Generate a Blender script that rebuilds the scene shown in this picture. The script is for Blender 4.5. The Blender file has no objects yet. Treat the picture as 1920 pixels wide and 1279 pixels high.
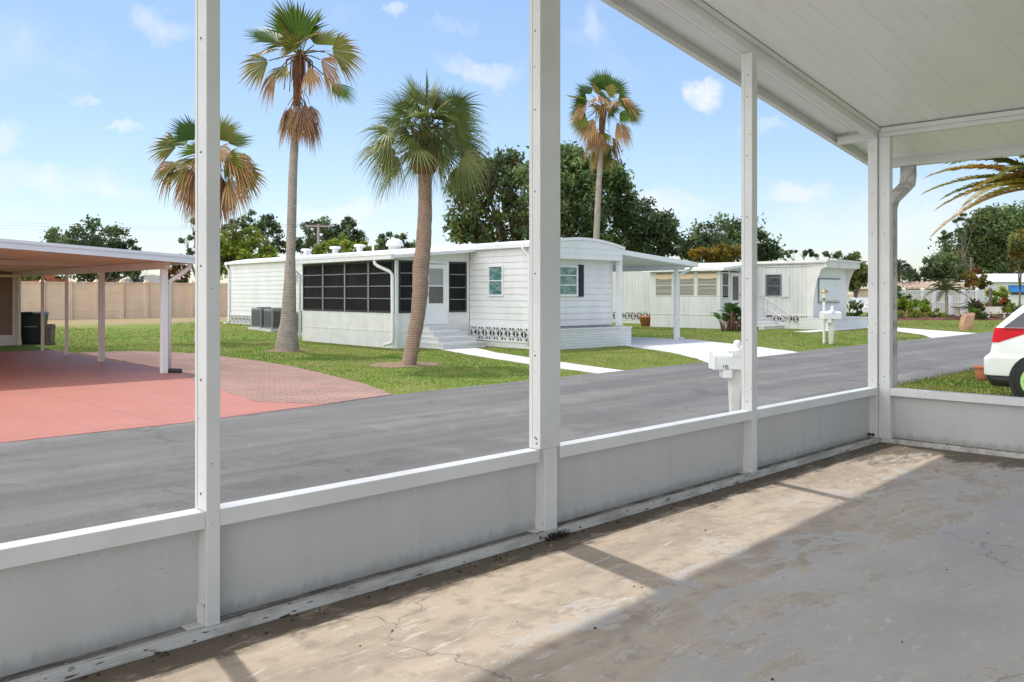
import bpy, math, random
import numpy as np
from mathutils import Vector, Matrix

R = math.radians
rng = random.Random(7)
scene = bpy.context.scene
COL = scene.collection
G = -0.25                     # street level relative to the porch slab
S2 = math.sqrt(0.5)


def P(px, d, z=None):
    """World point at lateral photo column px and view depth d (street runs along x, away from porch is y)."""
    X = (px - 960.0) / 1640.0 * d
    x, y = (X + d) * S2, (d - X) * S2
    return Vector((x, y, ground(x, y) if z is None else z))


def Zat(py, d):
    return 1.5 + (550.0 - py) / 1640.0 * d


def sstep(a, b, t):
    t = min(1.0, max(0.0, (t - a) / (b - a)))
    return t * t * (3 - 2 * t)


def ground(x, y):
    return G + 0.24 * sstep(27, 41, y)


# ------------------------------------------------------------------ mesh builder
class MB:
    def __init__(self):
        self.v, self.f, self.c = [], [], []
        self.col = None

    def add(self, verts, faces, col=None):
        o = len(self.v)
        self.v += [tuple(p) for p in verts]
        self.f += [tuple(i + o for i in f) for f in faces]
        if self.col is not None or col is not None:
            cc = col if col is not None else self.col
            if isinstance(cc, list):
                self.c += cc
            else:
                self.c += [cc] * len(verts)
        return self

    def box(self, x0, y0, z0, x1, y1, z1):
        x0, x1 = sorted((x0, x1)); y0, y1 = sorted((y0, y1)); z0, z1 = sorted((z0, z1))
        v = [(x0, y0, z0), (x1, y0, z0), (x1, y1, z0), (x0, y1, z0), (x0, y0, z1), (x1, y0, z1), (x1, y1, z1), (x0, y1, z1)]
        f = [(0, 3, 2, 1), (4, 5, 6, 7), (0, 1, 5, 4), (1, 2, 6, 5), (2, 3, 7, 6), (3, 0, 4, 7)]
        return self.add(v, f)

    def hexa(self, b, t):
        """b, t: four bottom / four top points in the same (ccw from above) order"""
        f = [(0, 3, 2, 1), (4, 5, 6, 7), (0, 1, 5, 4), (1, 2, 6, 5), (2, 3, 7, 6), (3, 0, 4, 7)]
        return self.add(list(b) + list(t), f)

    def bar(self, a, b, w, h, up=(0, 0, 1)):
        a, b, up = Vector(a), Vector(b), Vector(up)
        t = (b - a).normalized()
        s = t.cross(up)
        if s.length < 1e-5:
            s = t.cross(Vector((1, 0, 0)))
        s.normalize(); u = s.cross(t)
        s *= w / 2; u *= h / 2
        v = [a - s - u, a + s - u, a + s + u, a - s + u, b - s - u, b + s - u, b + s + u, b - s + u]
        return self.add(v, [(0, 1, 2, 3), (7, 6, 5, 4), (0, 4, 5, 1), (1, 5, 6, 2), (2, 6, 7, 3), (3, 7, 4, 0)])

    def tube(self, pts, rad, n=8, caps=True, jitter=0.0):
        pts = [Vector(p) for p in pts]
        if not isinstance(rad, (list, tuple)):
            rad = [rad] * len(pts)
        v, f = [], []
        u = None
        for i, p in enumerate(pts):
            t = (pts[min(i + 1, len(pts) - 1)] - pts[max(i - 1, 0)]).normalized()
            if u is None:
                u = t.cross(Vector((0, 0, 1)))
                if u.length < 0.1:
                    u = t.cross(Vector((1, 0, 0)))
            else:
                u = u - t * u.dot(t)
            u.normalize(); w = t.cross(u)
            for k in range(n):
                a = 2 * math.pi * k / n
                r = rad[i] * (1 + jitter * rng.uniform(-1, 1))
                v.append(p + (u * math.cos(a) + w * math.sin(a)) * r)
        for i in range(len(pts) - 1):
            for k in range(n):
                k2 = (k + 1) % n
                f.append((i * n + k, i * n + k2, (i + 1) * n + k2, (i + 1) * n + k))
        if caps:
            f.append(tuple(reversed(range(n)))); f.append(tuple(range((len(pts) - 1) * n, len(pts) * n)))
        return self.add(v, f)

    def lathe(self, prof, n=16, c=(0, 0, 0), axis='z'):
        v, f = [], []
        for r, z in prof:
            for k in range(n):
                a = 2 * math.pi * k / n
                x, y = r * math.cos(a), r * math.sin(a)
                q = (x, y, z) if axis == 'z' else ((z, x, y) if axis == 'x' else (y, z, x))
                v.append((q[0] + c[0], q[1] + c[1], q[2] + c[2]))
        m = len(prof)
        for i in range(m - 1):
            for k in range(n):
                k2 = (k + 1) % n
                f.append((i * n + k, i * n + k2, (i + 1) * n + k2, (i + 1) * n + k))
        f.append(tuple(reversed(range(n)))); f.append(tuple(range((m - 1) * n, m * n)))
        return self.add(v, f)

    def prism(self, poly, ext):
        """poly: 3-d points of a planar outline; ext: extrusion vector"""
        n = len(poly); ext = Vector(ext)
        v = [Vector(p) for p in poly] + [Vector(p) + ext for p in poly]
        f = [tuple(reversed(range(n))), tuple(range(n, 2 * n))] + [(i, (i + 1) % n, (i + 1) % n + n, i + n) for i in range(n)]
        return self.add(v, f)

    def sheet(self, poly, z, th=0.03):
        n = len(poly)
        v = [(p[0], p[1], z) for p in poly] + [(p[0], p[1], z - th) for p in poly]
        f = [tuple(range(n))] + [(i + n, (i + 1) % n + n, (i + 1) % n, i) for i in range(n)]
        return self.add(v, f)

    def lap(self, p0, p1, z0, z1, course=0.2, proud=0.02, th=0.0):
        """horizontal lap siding on the wall p0 -> p1 (outside on the right hand)"""
        p0, p1 = Vector(p0), Vector(p1)
        d = (p1 - p0).normalized(); n = Vector((d.y, -d.x))
        z = z0
        while z < z1 - 1e-4:
            zt = min(z + course, z1)
            a0, a1 = p0 + n * proud, p1 + n * proud
            v = [(a0.x, a0.y, z), (a1.x, a1.y, z), (p1.x, p1.y, zt), (p0.x, p0.y, zt), (p0.x, p0.y, z), (p1.x, p1.y, z)]
            self.add(v, [(0, 1, 2, 3), (4, 5, 1, 0), (4, 0, 3), (1, 5, 2)])
            z = zt
        return self

    def ribbed(self, p0, p1, z0, z1, pitch=0.2, depth=0.018):
        p0, p1 = Vector(p0), Vector(p1)
        L = (p1 - p0).length; d = (p1 - p0) / L; n = Vector((d.y, -d.x))
        pts, s = [], 0.0
        while s < L:
            for ds, o in ((0, 0), (pitch * .7, 0), (pitch * .76, -depth), (pitch * .94, -depth)):
                if s + ds < L:
                    q = p0 + d * (s + ds) + n * o; pts.append(q)
            s += pitch
        pts.append(p1)
        v = [(q.x, q.y, z0) for q in pts] + [(q.x, q.y, z1) for q in pts]
        m = len(pts)
        return self.add(v, [(i, i + 1, i + 1 + m, i + m) for i in range(m - 1)])

    def build(self, name, mat, parent=None, smooth=False, bevel=0.0, loc=None):
        me = bpy.data.meshes.new(name)
        me.from_pydata(self.v, [], self.f)
        if self.c:
            a = me.color_attributes.new('Col', 'FLOAT_COLOR', 'POINT')
            arr = np.ones((len(self.v), 4), dtype=np.float32)
            arr[:, :3] = np.array(self.c, dtype=np.float32)
            a.data.foreach_set('color', arr.ravel())
        me.materials.append(mat)
        if smooth:
            me.polygons.foreach_set('use_smooth', [True] * len(me.polygons))
        me.update()
        o = bpy.data.objects.new(name, me)
        COL.objects.link(o)
        if parent is not None:
            o.parent = parent
        if loc is not None:
            o.location = loc
        if bevel:
            b = o.modifiers.new('bevel', 'BEVEL'); b.width = bevel; b.segments = 2; b.limit_method = 'ANGLE'; b.angle_limit = R(40)
        return o


def tag(o, label, cat, group=None):
    o['label'] = label; o['category'] = cat
    if group:
        o['group'] = group
    return o


def thing(name, label, cat, loc=(0, 0, 0), rz=0.0, group=None):
    o = bpy.data.objects.new(name, None); COL.objects.link(o)
    o.location = loc; o.rotation_euler = (0, 0, rz); o.empty_display_size = 0.2
    return tag(o, label, cat, group)


def struct(o, kind='structure'):
    o['kind'] = kind
    return o


def lab(o, label):
    o['label'] = label
    return o


def kids(o, table):
    return table.get(o.name, [])


def dup(root, loc, rz, label, group=None):
    """copy of a thing with its parts and sub-parts"""
    r = root.copy(); COL.objects.link(r); r.location = loc; r.rotation_euler = (0, 0, rz); r['label'] = label
    if group:
        r['group'] = group

    def rec(src, dst):
        for ch in [o for o in bpy.data.objects if o.parent == src]:
            c = ch.copy(); COL.objects.link(c); c.parent = dst
            rec(ch, c)
    rec(root, r)
    return r


# ------------------------------------------------------------------ materials
class NT:
    def __init__(self, tree):
        self.t = tree; self.n = tree.nodes; self.l = tree.links

    def node(self, typ, **kw):
        n = self.n.new(typ)
        for k, v in kw.items():
            if k.startswith('i_'):
                key = k[2:]
                sock = n.inputs[int(key)] if key.isdigit() else n.inputs[key.replace('_', ' ')]
                if isinstance(v, bpy.types.NodeSocket):
                    self.l.new(v, sock)
                else:
                    sock.default_value = v
            else:
                setattr(n, k, v)
        return n

    def math(self, op, a, b=0.0, c=None, clamp=False):
        n = self.node('ShaderNodeMath', operation=op, use_clamp=clamp)
        for i, v in enumerate((a, b, c)):
            if v is None:
                continue
            if isinstance(v, bpy.types.NodeSocket):
                self.l.new(v, n.inputs[i])
            else:
                n.inputs[i].default_value = v
        return n.outputs[0]

    def mix(self, f, a, b, blend='MIX'):
        n = self.node('ShaderNodeMix', data_type='RGBA', blend_type=blend)
        for s, v in ((n.inputs['Factor'], f), (n.inputs[6], a), (n.inputs[7], b)):
            if isinstance(v, bpy.types.NodeSocket):
                self.l.new(v, s)
            else:
                s.default_value = v if isinstance(v, (int, float)) else (*v, 1.0) if len(v) == 3 else v
        return n.outputs[2]

    def coords(self, scale=(1, 1, 1), rot=(0, 0, 0), kind='Object'):
        tc = self.node('ShaderNodeTexCoord')
        mp = self.node('ShaderNodeMapping')
        self.l.new(tc.outputs[kind], mp.inputs['Vector'])
        mp.inputs['Scale'].default_value = scale; mp.inputs['Rotation'].default_value = rot
        return mp.outputs[0]

    def noise(self, vec, scale, detail=4, rough=0.55, dist=0.0):
        return self.node('ShaderNodeTexNoise', i_Vector=vec, i_Scale=scale, i_Detail=detail, i_Roughness=rough, i_Distortion=dist).outputs['Fac']

    def ramp(self, f, lo, hi):
        return self.node('ShaderNodeMapRange', i_0=f, i_1=lo, i_2=hi, i_3=0.0, i_4=1.0, interpolation_type='SMOOTHSTEP').outputs[0]


def new_mat(name):
    m = bpy.data.materials.new(name); m.use_nodes = True
    nt = NT(m.node_tree)
    b = nt.n['Principled BSDF']
    return m, nt, b


def setc(nt, sock, v):
    if isinstance(v, bpy.types.NodeSocket):
        nt.l.new(v, sock)
    else:
        sock.default_value = (*v, 1.0)


def bump(nt, b, h, strength=0.3, dist=0.01):
    n = nt.node('ShaderNodeBump', i_Strength=strength, i_Distance=dist, i_Height=h)
    nt.l.new(n.outputs[0], b.inputs['Normal'])


def surf(name, c1, c2=None, scale=3.0, rough=0.6, stretch=(1, 1, 1), speck=None, speck_scale=40, speck_lo=0.66, bump_s=0.0, bump_scale=60, spec=0.4,
         metal=0.0, streak=None, streak_amt=0.5, streak_scale=(9, 9, .5), lo=0.35, hi=0.7):
    """two-tone noise paint with optional specks, vertical run-off streaks and fine bump"""
    m, nt, b = new_mat(name)
    vec = nt.coords(stretch)
    col = c1
    if c2 is not None:
        f = nt.ramp(nt.noise(vec, scale, 6, .6), lo, hi)
        col = nt.mix(f, c1, c2)
    if streak is not None:
        v2 = nt.coords(streak_scale)
        f = nt.ramp(nt.noise(v2, 1.0, 5, .65), .5, .8)
        col = nt.mix(nt.math('MULTIPLY', f, streak_amt), col, streak)
    if speck is not None:
        f = nt.ramp(nt.noise(vec, speck_scale, 2, .5), speck_lo, speck_lo + .06)
        col = nt.mix(f, col, speck)
    setc(nt, b.inputs['Base Color'], col)
    b.inputs['Roughness'].default_value = rough; b.inputs['Metallic'].default_value = metal
    b.inputs['Specular IOR Level'].default_value = spec
    if bump_s:
        bump(nt, b, nt.noise(vec, bump_scale, 5, .6), bump_s, 0.01)
    return m


def leaf_mat(name, rough=0.5, trans=0.25, var=0.25):
    m, nt, b = new_mat(name)
    at = nt.node('ShaderNodeAttribute', attribute_name='Col')
    vec = nt.coords()
    f = nt.noise(vec, 1.3, 4, .6)
    hsv = nt.node('ShaderNodeHueSaturation', i_Color=at.outputs['Color'], i_Value=nt.math('MULTIPLY_ADD', f, var * 2, 1 - var))
    col = hsv.outputs[0]
    nt.l.new(col, b.inputs['Base Color'])
    b.inputs['Roughness'].default_value = rough
    b.inputs['Specular IOR Level'].default_value = 0.3
    tr = nt.node('ShaderNodeBsdfTranslucent'); nt.l.new(col, tr.inputs['Color'])
    mx = nt.node('ShaderNodeMixShader'); mx.inputs[0].default_value = trans
    nt.l.new(b.outputs[0], mx.inputs[1]); nt.l.new(tr.outputs[0], mx.inputs[2])
    nt.l.new(mx.outputs[0], nt.n['Material Output'].inputs['Surface'])
    return m


M = {}
M['paint'] = surf('white_paint', (.69, .69, .685), (.62, .62, .615), 2.0, .45, speck=(.22, .20, .18), speck_scale=38, speck_lo=.715, bump_s=.05, bump_scale=25)
M['beam_paint'] = surf('beam_paint', (.72, .72, .715), (.66, .66, .655), 1.5, .4, bump_s=.04, bump_scale=20)
M['roof_under'] = surf('roof_pan', (.85, .85, .85), (.81, .81, .81), 1.2, .3, stretch=(.4, 2, 1), bump_s=.05, bump_scale=4)
M['siding'] = surf('white_siding', (.78, .78, .79), (.71, .71, .71), 1.2, .5, stretch=(1, 1, .4), streak=(.52, .52, .50), streak_amt=.3)
M['house_white'] = surf('white_trim', (.80, .81, .82), (.75, .76, .77), 2.5, .45)
M['roof_white'] = surf('roof_coating', (.84, .84, .84), (.74, .74, .73), .8, .6, bump_s=.1)
M['blockwall'] = surf('painted_block', (.77, .77, .77), (.68, .68, .67), 2.0, .7, streak=(.45, .43, .40), streak_amt=.35, bump_s=.3, bump_scale=18)
M['dirty_siding'] = surf('weathered_siding', (.665, .665, .66), (.59, .59, .58), 1.0, .55, stretch=(1, 1, .3), streak=(.37, .36, .32), streak_amt=.75, streak_scale=(6, 6, .35))
M['dirty_white'] = surf('weathered_trim', (.76, .73, .71), (.66, .63, .59), 1.5, .6, streak=(.45, .42, .36), streak_amt=.4)
M['screen'] = surf('window_screen', (.010, .010, .011), (.020, .020, .021), 1.2, .6, spec=.12)
M['dark_frame'] = surf('dark_frame', (.035, .035, .038), rough=.5)
M['alu'] = surf('aluminium_bar', (.26, .26, .26), (.2, .2, .2), 8, .4, metal=.3)
M['gray_screen'] = surf('grey_screen', (.12, .125, .12), (.09, .095, .09), 1.0, .3)
M['shutter'] = surf('dark_shutter', (.03, .03, .04), (.045, .045, .055), 6, .55)
M['tan_siding'] = surf('brown_siding', (.24, .13, .09), (.20, .11, .075), 2, .6)
M['pink_paint'] = surf('pinkish_paint', (.68, .56, .49), (.62, .50, .43), 2, .5)
M['vinyl'] = surf('white_vinyl', (.80, .80, .80), (.74, .74, .74), 3, .4)
M['mail'] = surf('white_plastic', (.82, .82, .81), (.76, .76, .75), 5, .4, speck=(.5, .5, .48), speck_scale=30, speck_lo=.72)
M['mailpost'] = surf('mail_post', (.72, .70, .66), (.55, .50, .42), 3, .5)
M['bin'] = surf('bin_plastic', (.008, .014, .011), (.012, .02, .016), 3, .4)
M['grey_metal'] = surf('grey_metal', (.23, .24, .25), (.18, .19, .20), 3, .5)
M['dark_grille'] = surf('dark_grille', (.05, .052, .055), (.035, .037, .04), 20, .6)
M['beige'] = surf('beige_concrete', (.80, .60, .435), (.72, .54, .39), 1.2, .85, streak=(.40, .32, .23), streak_amt=.35, streak_scale=(3, 3, .4), bump_s=.2)
M['brown_plastic'] = surf('brown_plastic', (.24, .17, .14), (.2, .14, .12), 3, .6)
M['terracotta'] = surf('terracotta', (.46, .17, .09), (.36, .13, .07), 4, .8, bump_s=.2)
M['paper'] = surf('brown_paper', (.48, .29, .18), (.40, .24, .15), 5, .8, bump_s=.5, bump_scale=12)
M['car'] = surf('car_white', (.80, .80, .80), rough=.18, spec=.6)
M['car_dark'] = surf('car_black', (.016, .016, .018), rough=.5)
M['tyre'] = surf('tyre_rubber', (.018, .018, .019), (.026, .026, .026), 20, .8)
M['lime'] = surf('lime_rim', (.42, .66, .24), (.35, .58, .2), 8, .35)
M['red'] = surf('red_lens', (.62, .008, .018), (.55, .007, .015), 30, .35, spec=.2)
M['orange_lens'] = surf('dark_red_lens', (.28, .01, .012), rough=.35, spec=.2)
M['carglass'] = surf('car_glass', (.045, .045, .055), rough=.1, spec=.6)
M['brass'] = surf('brass', (.55, .45, .22), (.35, .28, .12), 12, .35, metal=.7)
M['lampglass'] = surf('lamp_glass', (.75, .75, .66), rough=.2)
M['downspout'] = surf('weathered_gutter', (.60, .585, .56), (.40, .375, .34), 7, .6, lo=.4, hi=.6, streak=(.20, .18, .155), streak_amt=.5, streak_scale=(25, 25, 1.2))
M['ink'] = surf('dark_print', (.08, .08, .08), rough=.6)
M['screw'] = surf('screw_head', (.16, .15, .14), rough=.4, metal=.6)
M['sill_dirty'] = surf('grimy_sill', (.58, .57, .55), (.36, .34, .31), 5, .65, stretch=(.5, 2, 2), speck=(.06, .055, .05), speck_scale=26, speck_lo=.64, bump_s=.25, lo=.42, hi=.68)
M['grime'] = surf('black_grime', (.018, .016, .014), (.06, .052, .045), 20, .9, bump_s=.6)
M['mulch'] = surf('mulch', (.16, .075, .05), (.09, .045, .03), 9, .95, bump_s=.8, bump_scale=25)
M['bench'] = surf('bench_stone', (.62, .58, .50), (.52, .48, .41), 6, .7)
M['blue_awning'] = surf('blue_awning', (.045, .24, .62), (.035, .2, .55), 5, .6)
M['roof_gray'] = surf('pale_roof', (.62, .63, .64), (.54, .55, .56), 3, .6)
M['roof_tile'] = surf('tan_tile', (.50, .38, .30), (.40, .30, .24), 3, .8)
M['roof_red'] = surf('red_roof', (.48, .13, .07), (.4, .1, .055), 3, .8)
M['tan_wall'] = surf('tan_wall', (.52, .42, .34), (.46, .37, .3), 2, .8)
M['wood_pole'] = surf('pole_wood', (.40, .37, .32), (.32, .29, .25), 3, .9)
M['bark'] = surf('bark', (.20, .165, .13), (.12, .10, .08), 6, .95, stretch=(1, 1, .3), bump_s=.8, bump_scale=14)
M['leaf'] = leaf_mat('leaves', .55, .5)
M['palm_leaf'] = leaf_mat('palm_fronds', .4, .36, .15)


def ringed_bark(name, c1, c2, c3, freq):
    m, nt, b = new_mat(name)
    vec = nt.coords()
    sep = nt.node('ShaderNodeSeparateXYZ', i_0=vec)
    n1 = nt.noise(vec, 4.0, 5, .65)
    n2 = nt.noise(nt.coords((1, 1, .12)), 30, 4, .6)
    z = nt.math('ADD', nt.math('MULTIPLY', sep.outputs[2], freq), nt.math('MULTIPLY', n1, 9.0))
    ring = nt.math('ABSOLUTE', nt.math('SINE', z))
    col = nt.mix(nt.ramp(n1, .35, .7), c1, c2)
    col = nt.mix(nt.math('MULTIPLY', nt.ramp(ring, .35, 0.0), .28), col, c3)
    col = nt.mix(nt.math('MULTIPLY', nt.ramp(n2, .58, .75), .5), col, c3)
    setc(nt, b.inputs['Base Color'], col); b.inputs['Roughness'].default_value = .9
    bump(nt, b, nt.math('ADD', ring, nt.math('MULTIPLY', n2, .8)), .7, .03)
    return m


M['palm_bark'] = ringed_bark('palm_bark', (.44, .375, .325), (.34, .29, .25), (.16, .125, .10), 60.0)
M['sabal_bark'] = ringed_bark('sabal_bark', (.42, .29, .215), (.33, .225, .17), (.14, .09, .065), 75.0)
M['boots'] = surf('leaf_boots', (.20, .085, .035), (.11, .05, .022), 9, .9, bump_s=.8, bump_scale=20)


def glass_mat(name, c1, c2):
    m, nt, b = new_mat(name)
    vec = nt.coords((1, 1, 2.2))
    f = nt.ramp(nt.noise(vec, 3.2, 3, .5, .6), .42, .62)
    setc(nt, b.inputs['Base Color'], nt.mix(f, c1, c2))
    b.inputs['Roughness'].default_value = .08; b.inputs['Specular IOR Level'].default_value = .8
    return m


M['teal_glass'] = glass_mat('teal_glass', (.06, .16, .16), (.20, .31, .30))
M['dark_glass'] = glass_mat('dark_glass', (.045, .05, .06), (.09, .095, .11))


def make_asphalt():
    m, nt, b = new_mat('asphalt')
    v1 = nt.coords((.10, 1.5, 1), (0, 0, R(-3)))
    v0 = nt.coords()
    n1 = nt.noise(v1, 1.4, 6, .62, .3)
    n2 = nt.noise(v0, .25, 4, .6)
    n3 = nt.noise(v0, 90, 2, .6)
    n4 = nt.noise(nt.coords((.35, 2.2, 1), (0, 0, R(4))), 2.2, 5, .65, .5)
    col = nt.mix(nt.ramp(n1, .32, .68), (.128, .121, .113), (.205, .195, .182))
    col = nt.mix(nt.math('MULTIPLY', nt.ramp(n2, .4, .7), .5), col, (.13, .125, .118))
    col = nt.mix(nt.math('MULTIPLY', nt.ramp(n3, .5, .75), .5), col, (.36, .345, .325))
    col = nt.mix(nt.math('MULTIPLY', nt.ramp(n4, .66, .74), .55), col, (.26, .255, .25))
    n5 = nt.noise(v0, .9, 9, .72, .6)
    col = nt.mix(nt.math('MULTIPLY', nt.ramp(n5, .52, .62), .5), col, (.235, .227, .215))
    col = nt.mix(nt.math('MULTIPLY', nt.ramp(n5, .44, .36), .5), col, (.095, .091, .086))
    vo = nt.node('ShaderNodeTexVoronoi', feature='DISTANCE_TO_EDGE', i_Scale=.42)
    wv_ = nt.node('ShaderNodeVectorMath', operation='MULTIPLY_ADD'); nz_ = nt.node('ShaderNodeTexNoise', i_Vector=v0, i_Scale=1.6, i_Detail=6)
    nt.l.new(nz_.outputs['Color'], wv_.inputs[0]); wv_.inputs[1].default_value = (1.2, 1.2, 0); nt.l.new(v0, wv_.inputs[2]); nt.l.new(wv_.outputs[0], vo.inputs['Vector'])
    crk = nt.math('MULTIPLY', nt.ramp(vo.outputs['Distance'], .012, .002), nt.ramp(nt.noise(v0, .3, 3, .5), .45, .6))
    col = nt.mix(nt.math('MULTIPLY', crk, .3), col, (.045, .043, .04))
    tc = nt.node('ShaderNodeTexCoord'); sp = nt.node('ShaderNodeSeparateXYZ', i_0=tc.outputs['Object'])
    tr = None
    for yc in (8.0, 10.6):
        t = nt.ramp(nt.math('ABSOLUTE', nt.math('SUBTRACT', sp.outputs[1], yc)), .75, .1)
        tr = t if tr is None else nt.math('ADD', tr, t)
    col = nt.mix(nt.math('MULTIPLY', tr, .28), col, (.085, .081, .078))
    setc(nt, b.inputs['Base Color'], col); b.inputs['Roughness'].default_value = .85
    b.inputs['Specular IOR Level'].default_value = .3
    bump(nt, b, nt.math('ADD', n3, nt.noise(v0, 25, 6, .7)), .7, .008)
    return m


def make_lawn(name, g1, g2, dry, amt=.4):
    m, nt, b = new_mat(name)
    v = nt.coords()
    n1 = nt.noise(v, .35, 5, .6, .3); n2 = nt.noise(v, 9, 4, .7); n3 = nt.noise(v, .9, 5, .65)
    col = nt.mix(nt.ramp(n1, .35, .65), g1, g2)
    col = nt.mix(nt.math('MULTIPLY', nt.ramp(n3, .45, .66), amt), col, dry)
    col = nt.mix(nt.math('MULTIPLY', nt.ramp(n2, .45, .7), .3), col, tuple(c * .6 for c in g1))
    # bare sandy strip at the foot of the boundary wall
    sp = nt.node('ShaderNodeSeparateXYZ', i_0=v)
    near = nt.math('ADD', sp.outputs[1], nt.math('MULTIPLY_ADD', n3, 14.0, -7.0))
    col = nt.mix(nt.math('MULTIPLY', nt.ramp(near, 40, 46), .85), col, (.37, .27, .165))
    setc(nt, b.inputs['Base Color'], col); b.inputs['Roughness'].default_value = .95; b.inputs['Specular IOR Level'].default_value = .1
    bump(nt, b, n2, .5, .04)
    return m


def make_slab():
    """worn grey floor paint over beige concrete, dirtier towards the knee walls"""
    m, nt, b = new_mat('worn_floor_paint')
    v = nt.coords(); va = nt.coords((.55, 1.9, 1), (0, 0, R(-38))); vb = nt.coords((.75, 1.6, 1), (0, 0, R(24)))
    sp = nt.node('ShaderNodeSeparateXYZ', i_0=v)
    x, y = sp.outputs[0], sp.outputs[1]
    big = nt.noise(va, .75, 7, .62, .4)
    mid = nt.noise(vb, 2.6, 8, .7, .6)
    fine = nt.noise(v, 22, 6, .7)
    # wear grows towards the front wall (y = 3.6) and the far end wall (x = 8.86)
    dy = nt.math('SUBTRACT', 3.6, y); dx = nt.math('SUBTRACT', 8.86, x)
    wy = nt.math('ADD', nt.ramp(dy, 2.1, .3), nt.math('MULTIPLY', nt.math('MULTIPLY', nt.ramp(x, 5.8, 2.4), nt.ramp(dy, 3.6, 1.2)), .40))
    wx = nt.math('MULTIPLY', nt.ramp(dx, 1.5, .1), .8)
    wear = nt.math('MAXIMUM', wy, wx)
    flake = nt.noise(vb, 2.6, 15, .74, .5)
    soft = nt.noise(va, .62, 3, .5)
    fld = nt.math('ADD', nt.math('ADD', nt.math('MULTIPLY', soft, .50), nt.math('MULTIPLY', flake, 1.1)), nt.math('MULTIPLY', wear, .20))
    fld = nt.math('ADD', fld, nt.math('MULTIPLY_ADD', fine, .16, -.08))
    mask = nt.ramp(fld, .905, .918)
    thinned = nt.ramp(fld, .80, .90)                       # paint worn translucent round the bare patches
    paint = nt.mix(nt.ramp(nt.noise(vb, 1.6, 8, .65), .35, .7), (.45, .41, .365), (.54, .495, .445))
    paint = nt.mix(nt.math('MULTIPLY', thinned, .38), paint, (.56, .485, .40))
    paint = nt.mix(nt.math('MULTIPLY', nt.ramp(nt.noise(va, 5, 8, .72), .55, .70), .4), paint, (.35, .32, .285))
    conc = nt.mix(nt.ramp(nt.noise(va, 1.7, 9, .68), .38, .62), (.54, .445, .345), (.40, .325, .25))
    conc = nt.mix(nt.math('MULTIPLY', nt.ramp(nt.noise(v, 7.5, 8, .7), .47, .66), .7), conc, (.30, .24, .185))
    conc = nt.mix(nt.math('MULTIPLY', nt.ramp(nt.noise(v, 30, 5, .7), .55, .7), .35), conc, (.62, .54, .44))
    conc = nt.mix(nt.math('MULTIPLY_ADD', wear, -.5, .5, True), conc, (.60, .53, .44))
    col = nt.mix(mask, paint, conc)
    # scuffs: pale scratches in the paint
    scr = nt.ramp(nt.noise(nt.coords((1.2, 5, 1), (0, 0, R(24))), 3.4, 13, .78, .8), .555, .60)
    scr = nt.math('MULTIPLY', scr, nt.ramp(nt.noise(v, 1.4, 6, .65), .43, .56))
    col = nt.mix(nt.math('MULTIPLY', scr, .7), col, (.66, .61, .535))
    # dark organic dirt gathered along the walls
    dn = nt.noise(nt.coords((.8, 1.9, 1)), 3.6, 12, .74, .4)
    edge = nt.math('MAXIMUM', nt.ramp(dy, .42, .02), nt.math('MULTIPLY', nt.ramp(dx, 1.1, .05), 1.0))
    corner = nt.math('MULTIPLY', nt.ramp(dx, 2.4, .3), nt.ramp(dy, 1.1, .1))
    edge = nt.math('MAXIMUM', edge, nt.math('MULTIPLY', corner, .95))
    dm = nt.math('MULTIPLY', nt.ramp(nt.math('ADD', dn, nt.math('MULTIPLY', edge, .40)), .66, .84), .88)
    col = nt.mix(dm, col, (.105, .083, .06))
    gr = nt.noise(v, 160, 3, .6)
    col = nt.mix(nt.math('MULTIPLY', nt.ramp(gr, .52, .68), .35), col, (.26, .235, .20))
    vo = nt.node('ShaderNodeTexVoronoi', feature='DISTANCE_TO_EDGE', i_Scale=.38)
    wv_ = nt.node('ShaderNodeVectorMath', operation='MULTIPLY_ADD'); nz_ = nt.node('ShaderNodeTexNoise', i_Vector=v, i_Scale=1.9, i_Detail=8)
    nt.l.new(nz_.outputs['Color'], wv_.inputs[0]); wv_.inputs[1].default_value = (.9, .9, 0); nt.l.new(v, wv_.inputs[2]); nt.l.new(wv_.outputs[0], vo.inputs['Vector'])
    col = nt.mix(nt.math('MULTIPLY', nt.ramp(vo.outputs['Distance'], .0028, .0008), .55), col, (.13, .115, .10))
    sk = nt.ramp(nt.noise(v, 55, 2, .5), .70, .76)
    col = nt.mix(nt.math('MULTIPLY', sk, .6), col, (.12, .10, .085))
    setc(nt, b.inputs['Base Color'], col)
    nt.l.new(nt.math('MULTIPLY_ADD', mask, .3, .5), b.inputs['Roughness'])
    b.inputs['Specular IOR Level'].default_value = .3
    bump(nt, b, nt.math('ADD', nt.math('MULTIPLY', mask, -.6), nt.math('MULTIPLY', fine, .6)), .3, .006)
    return m


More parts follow.
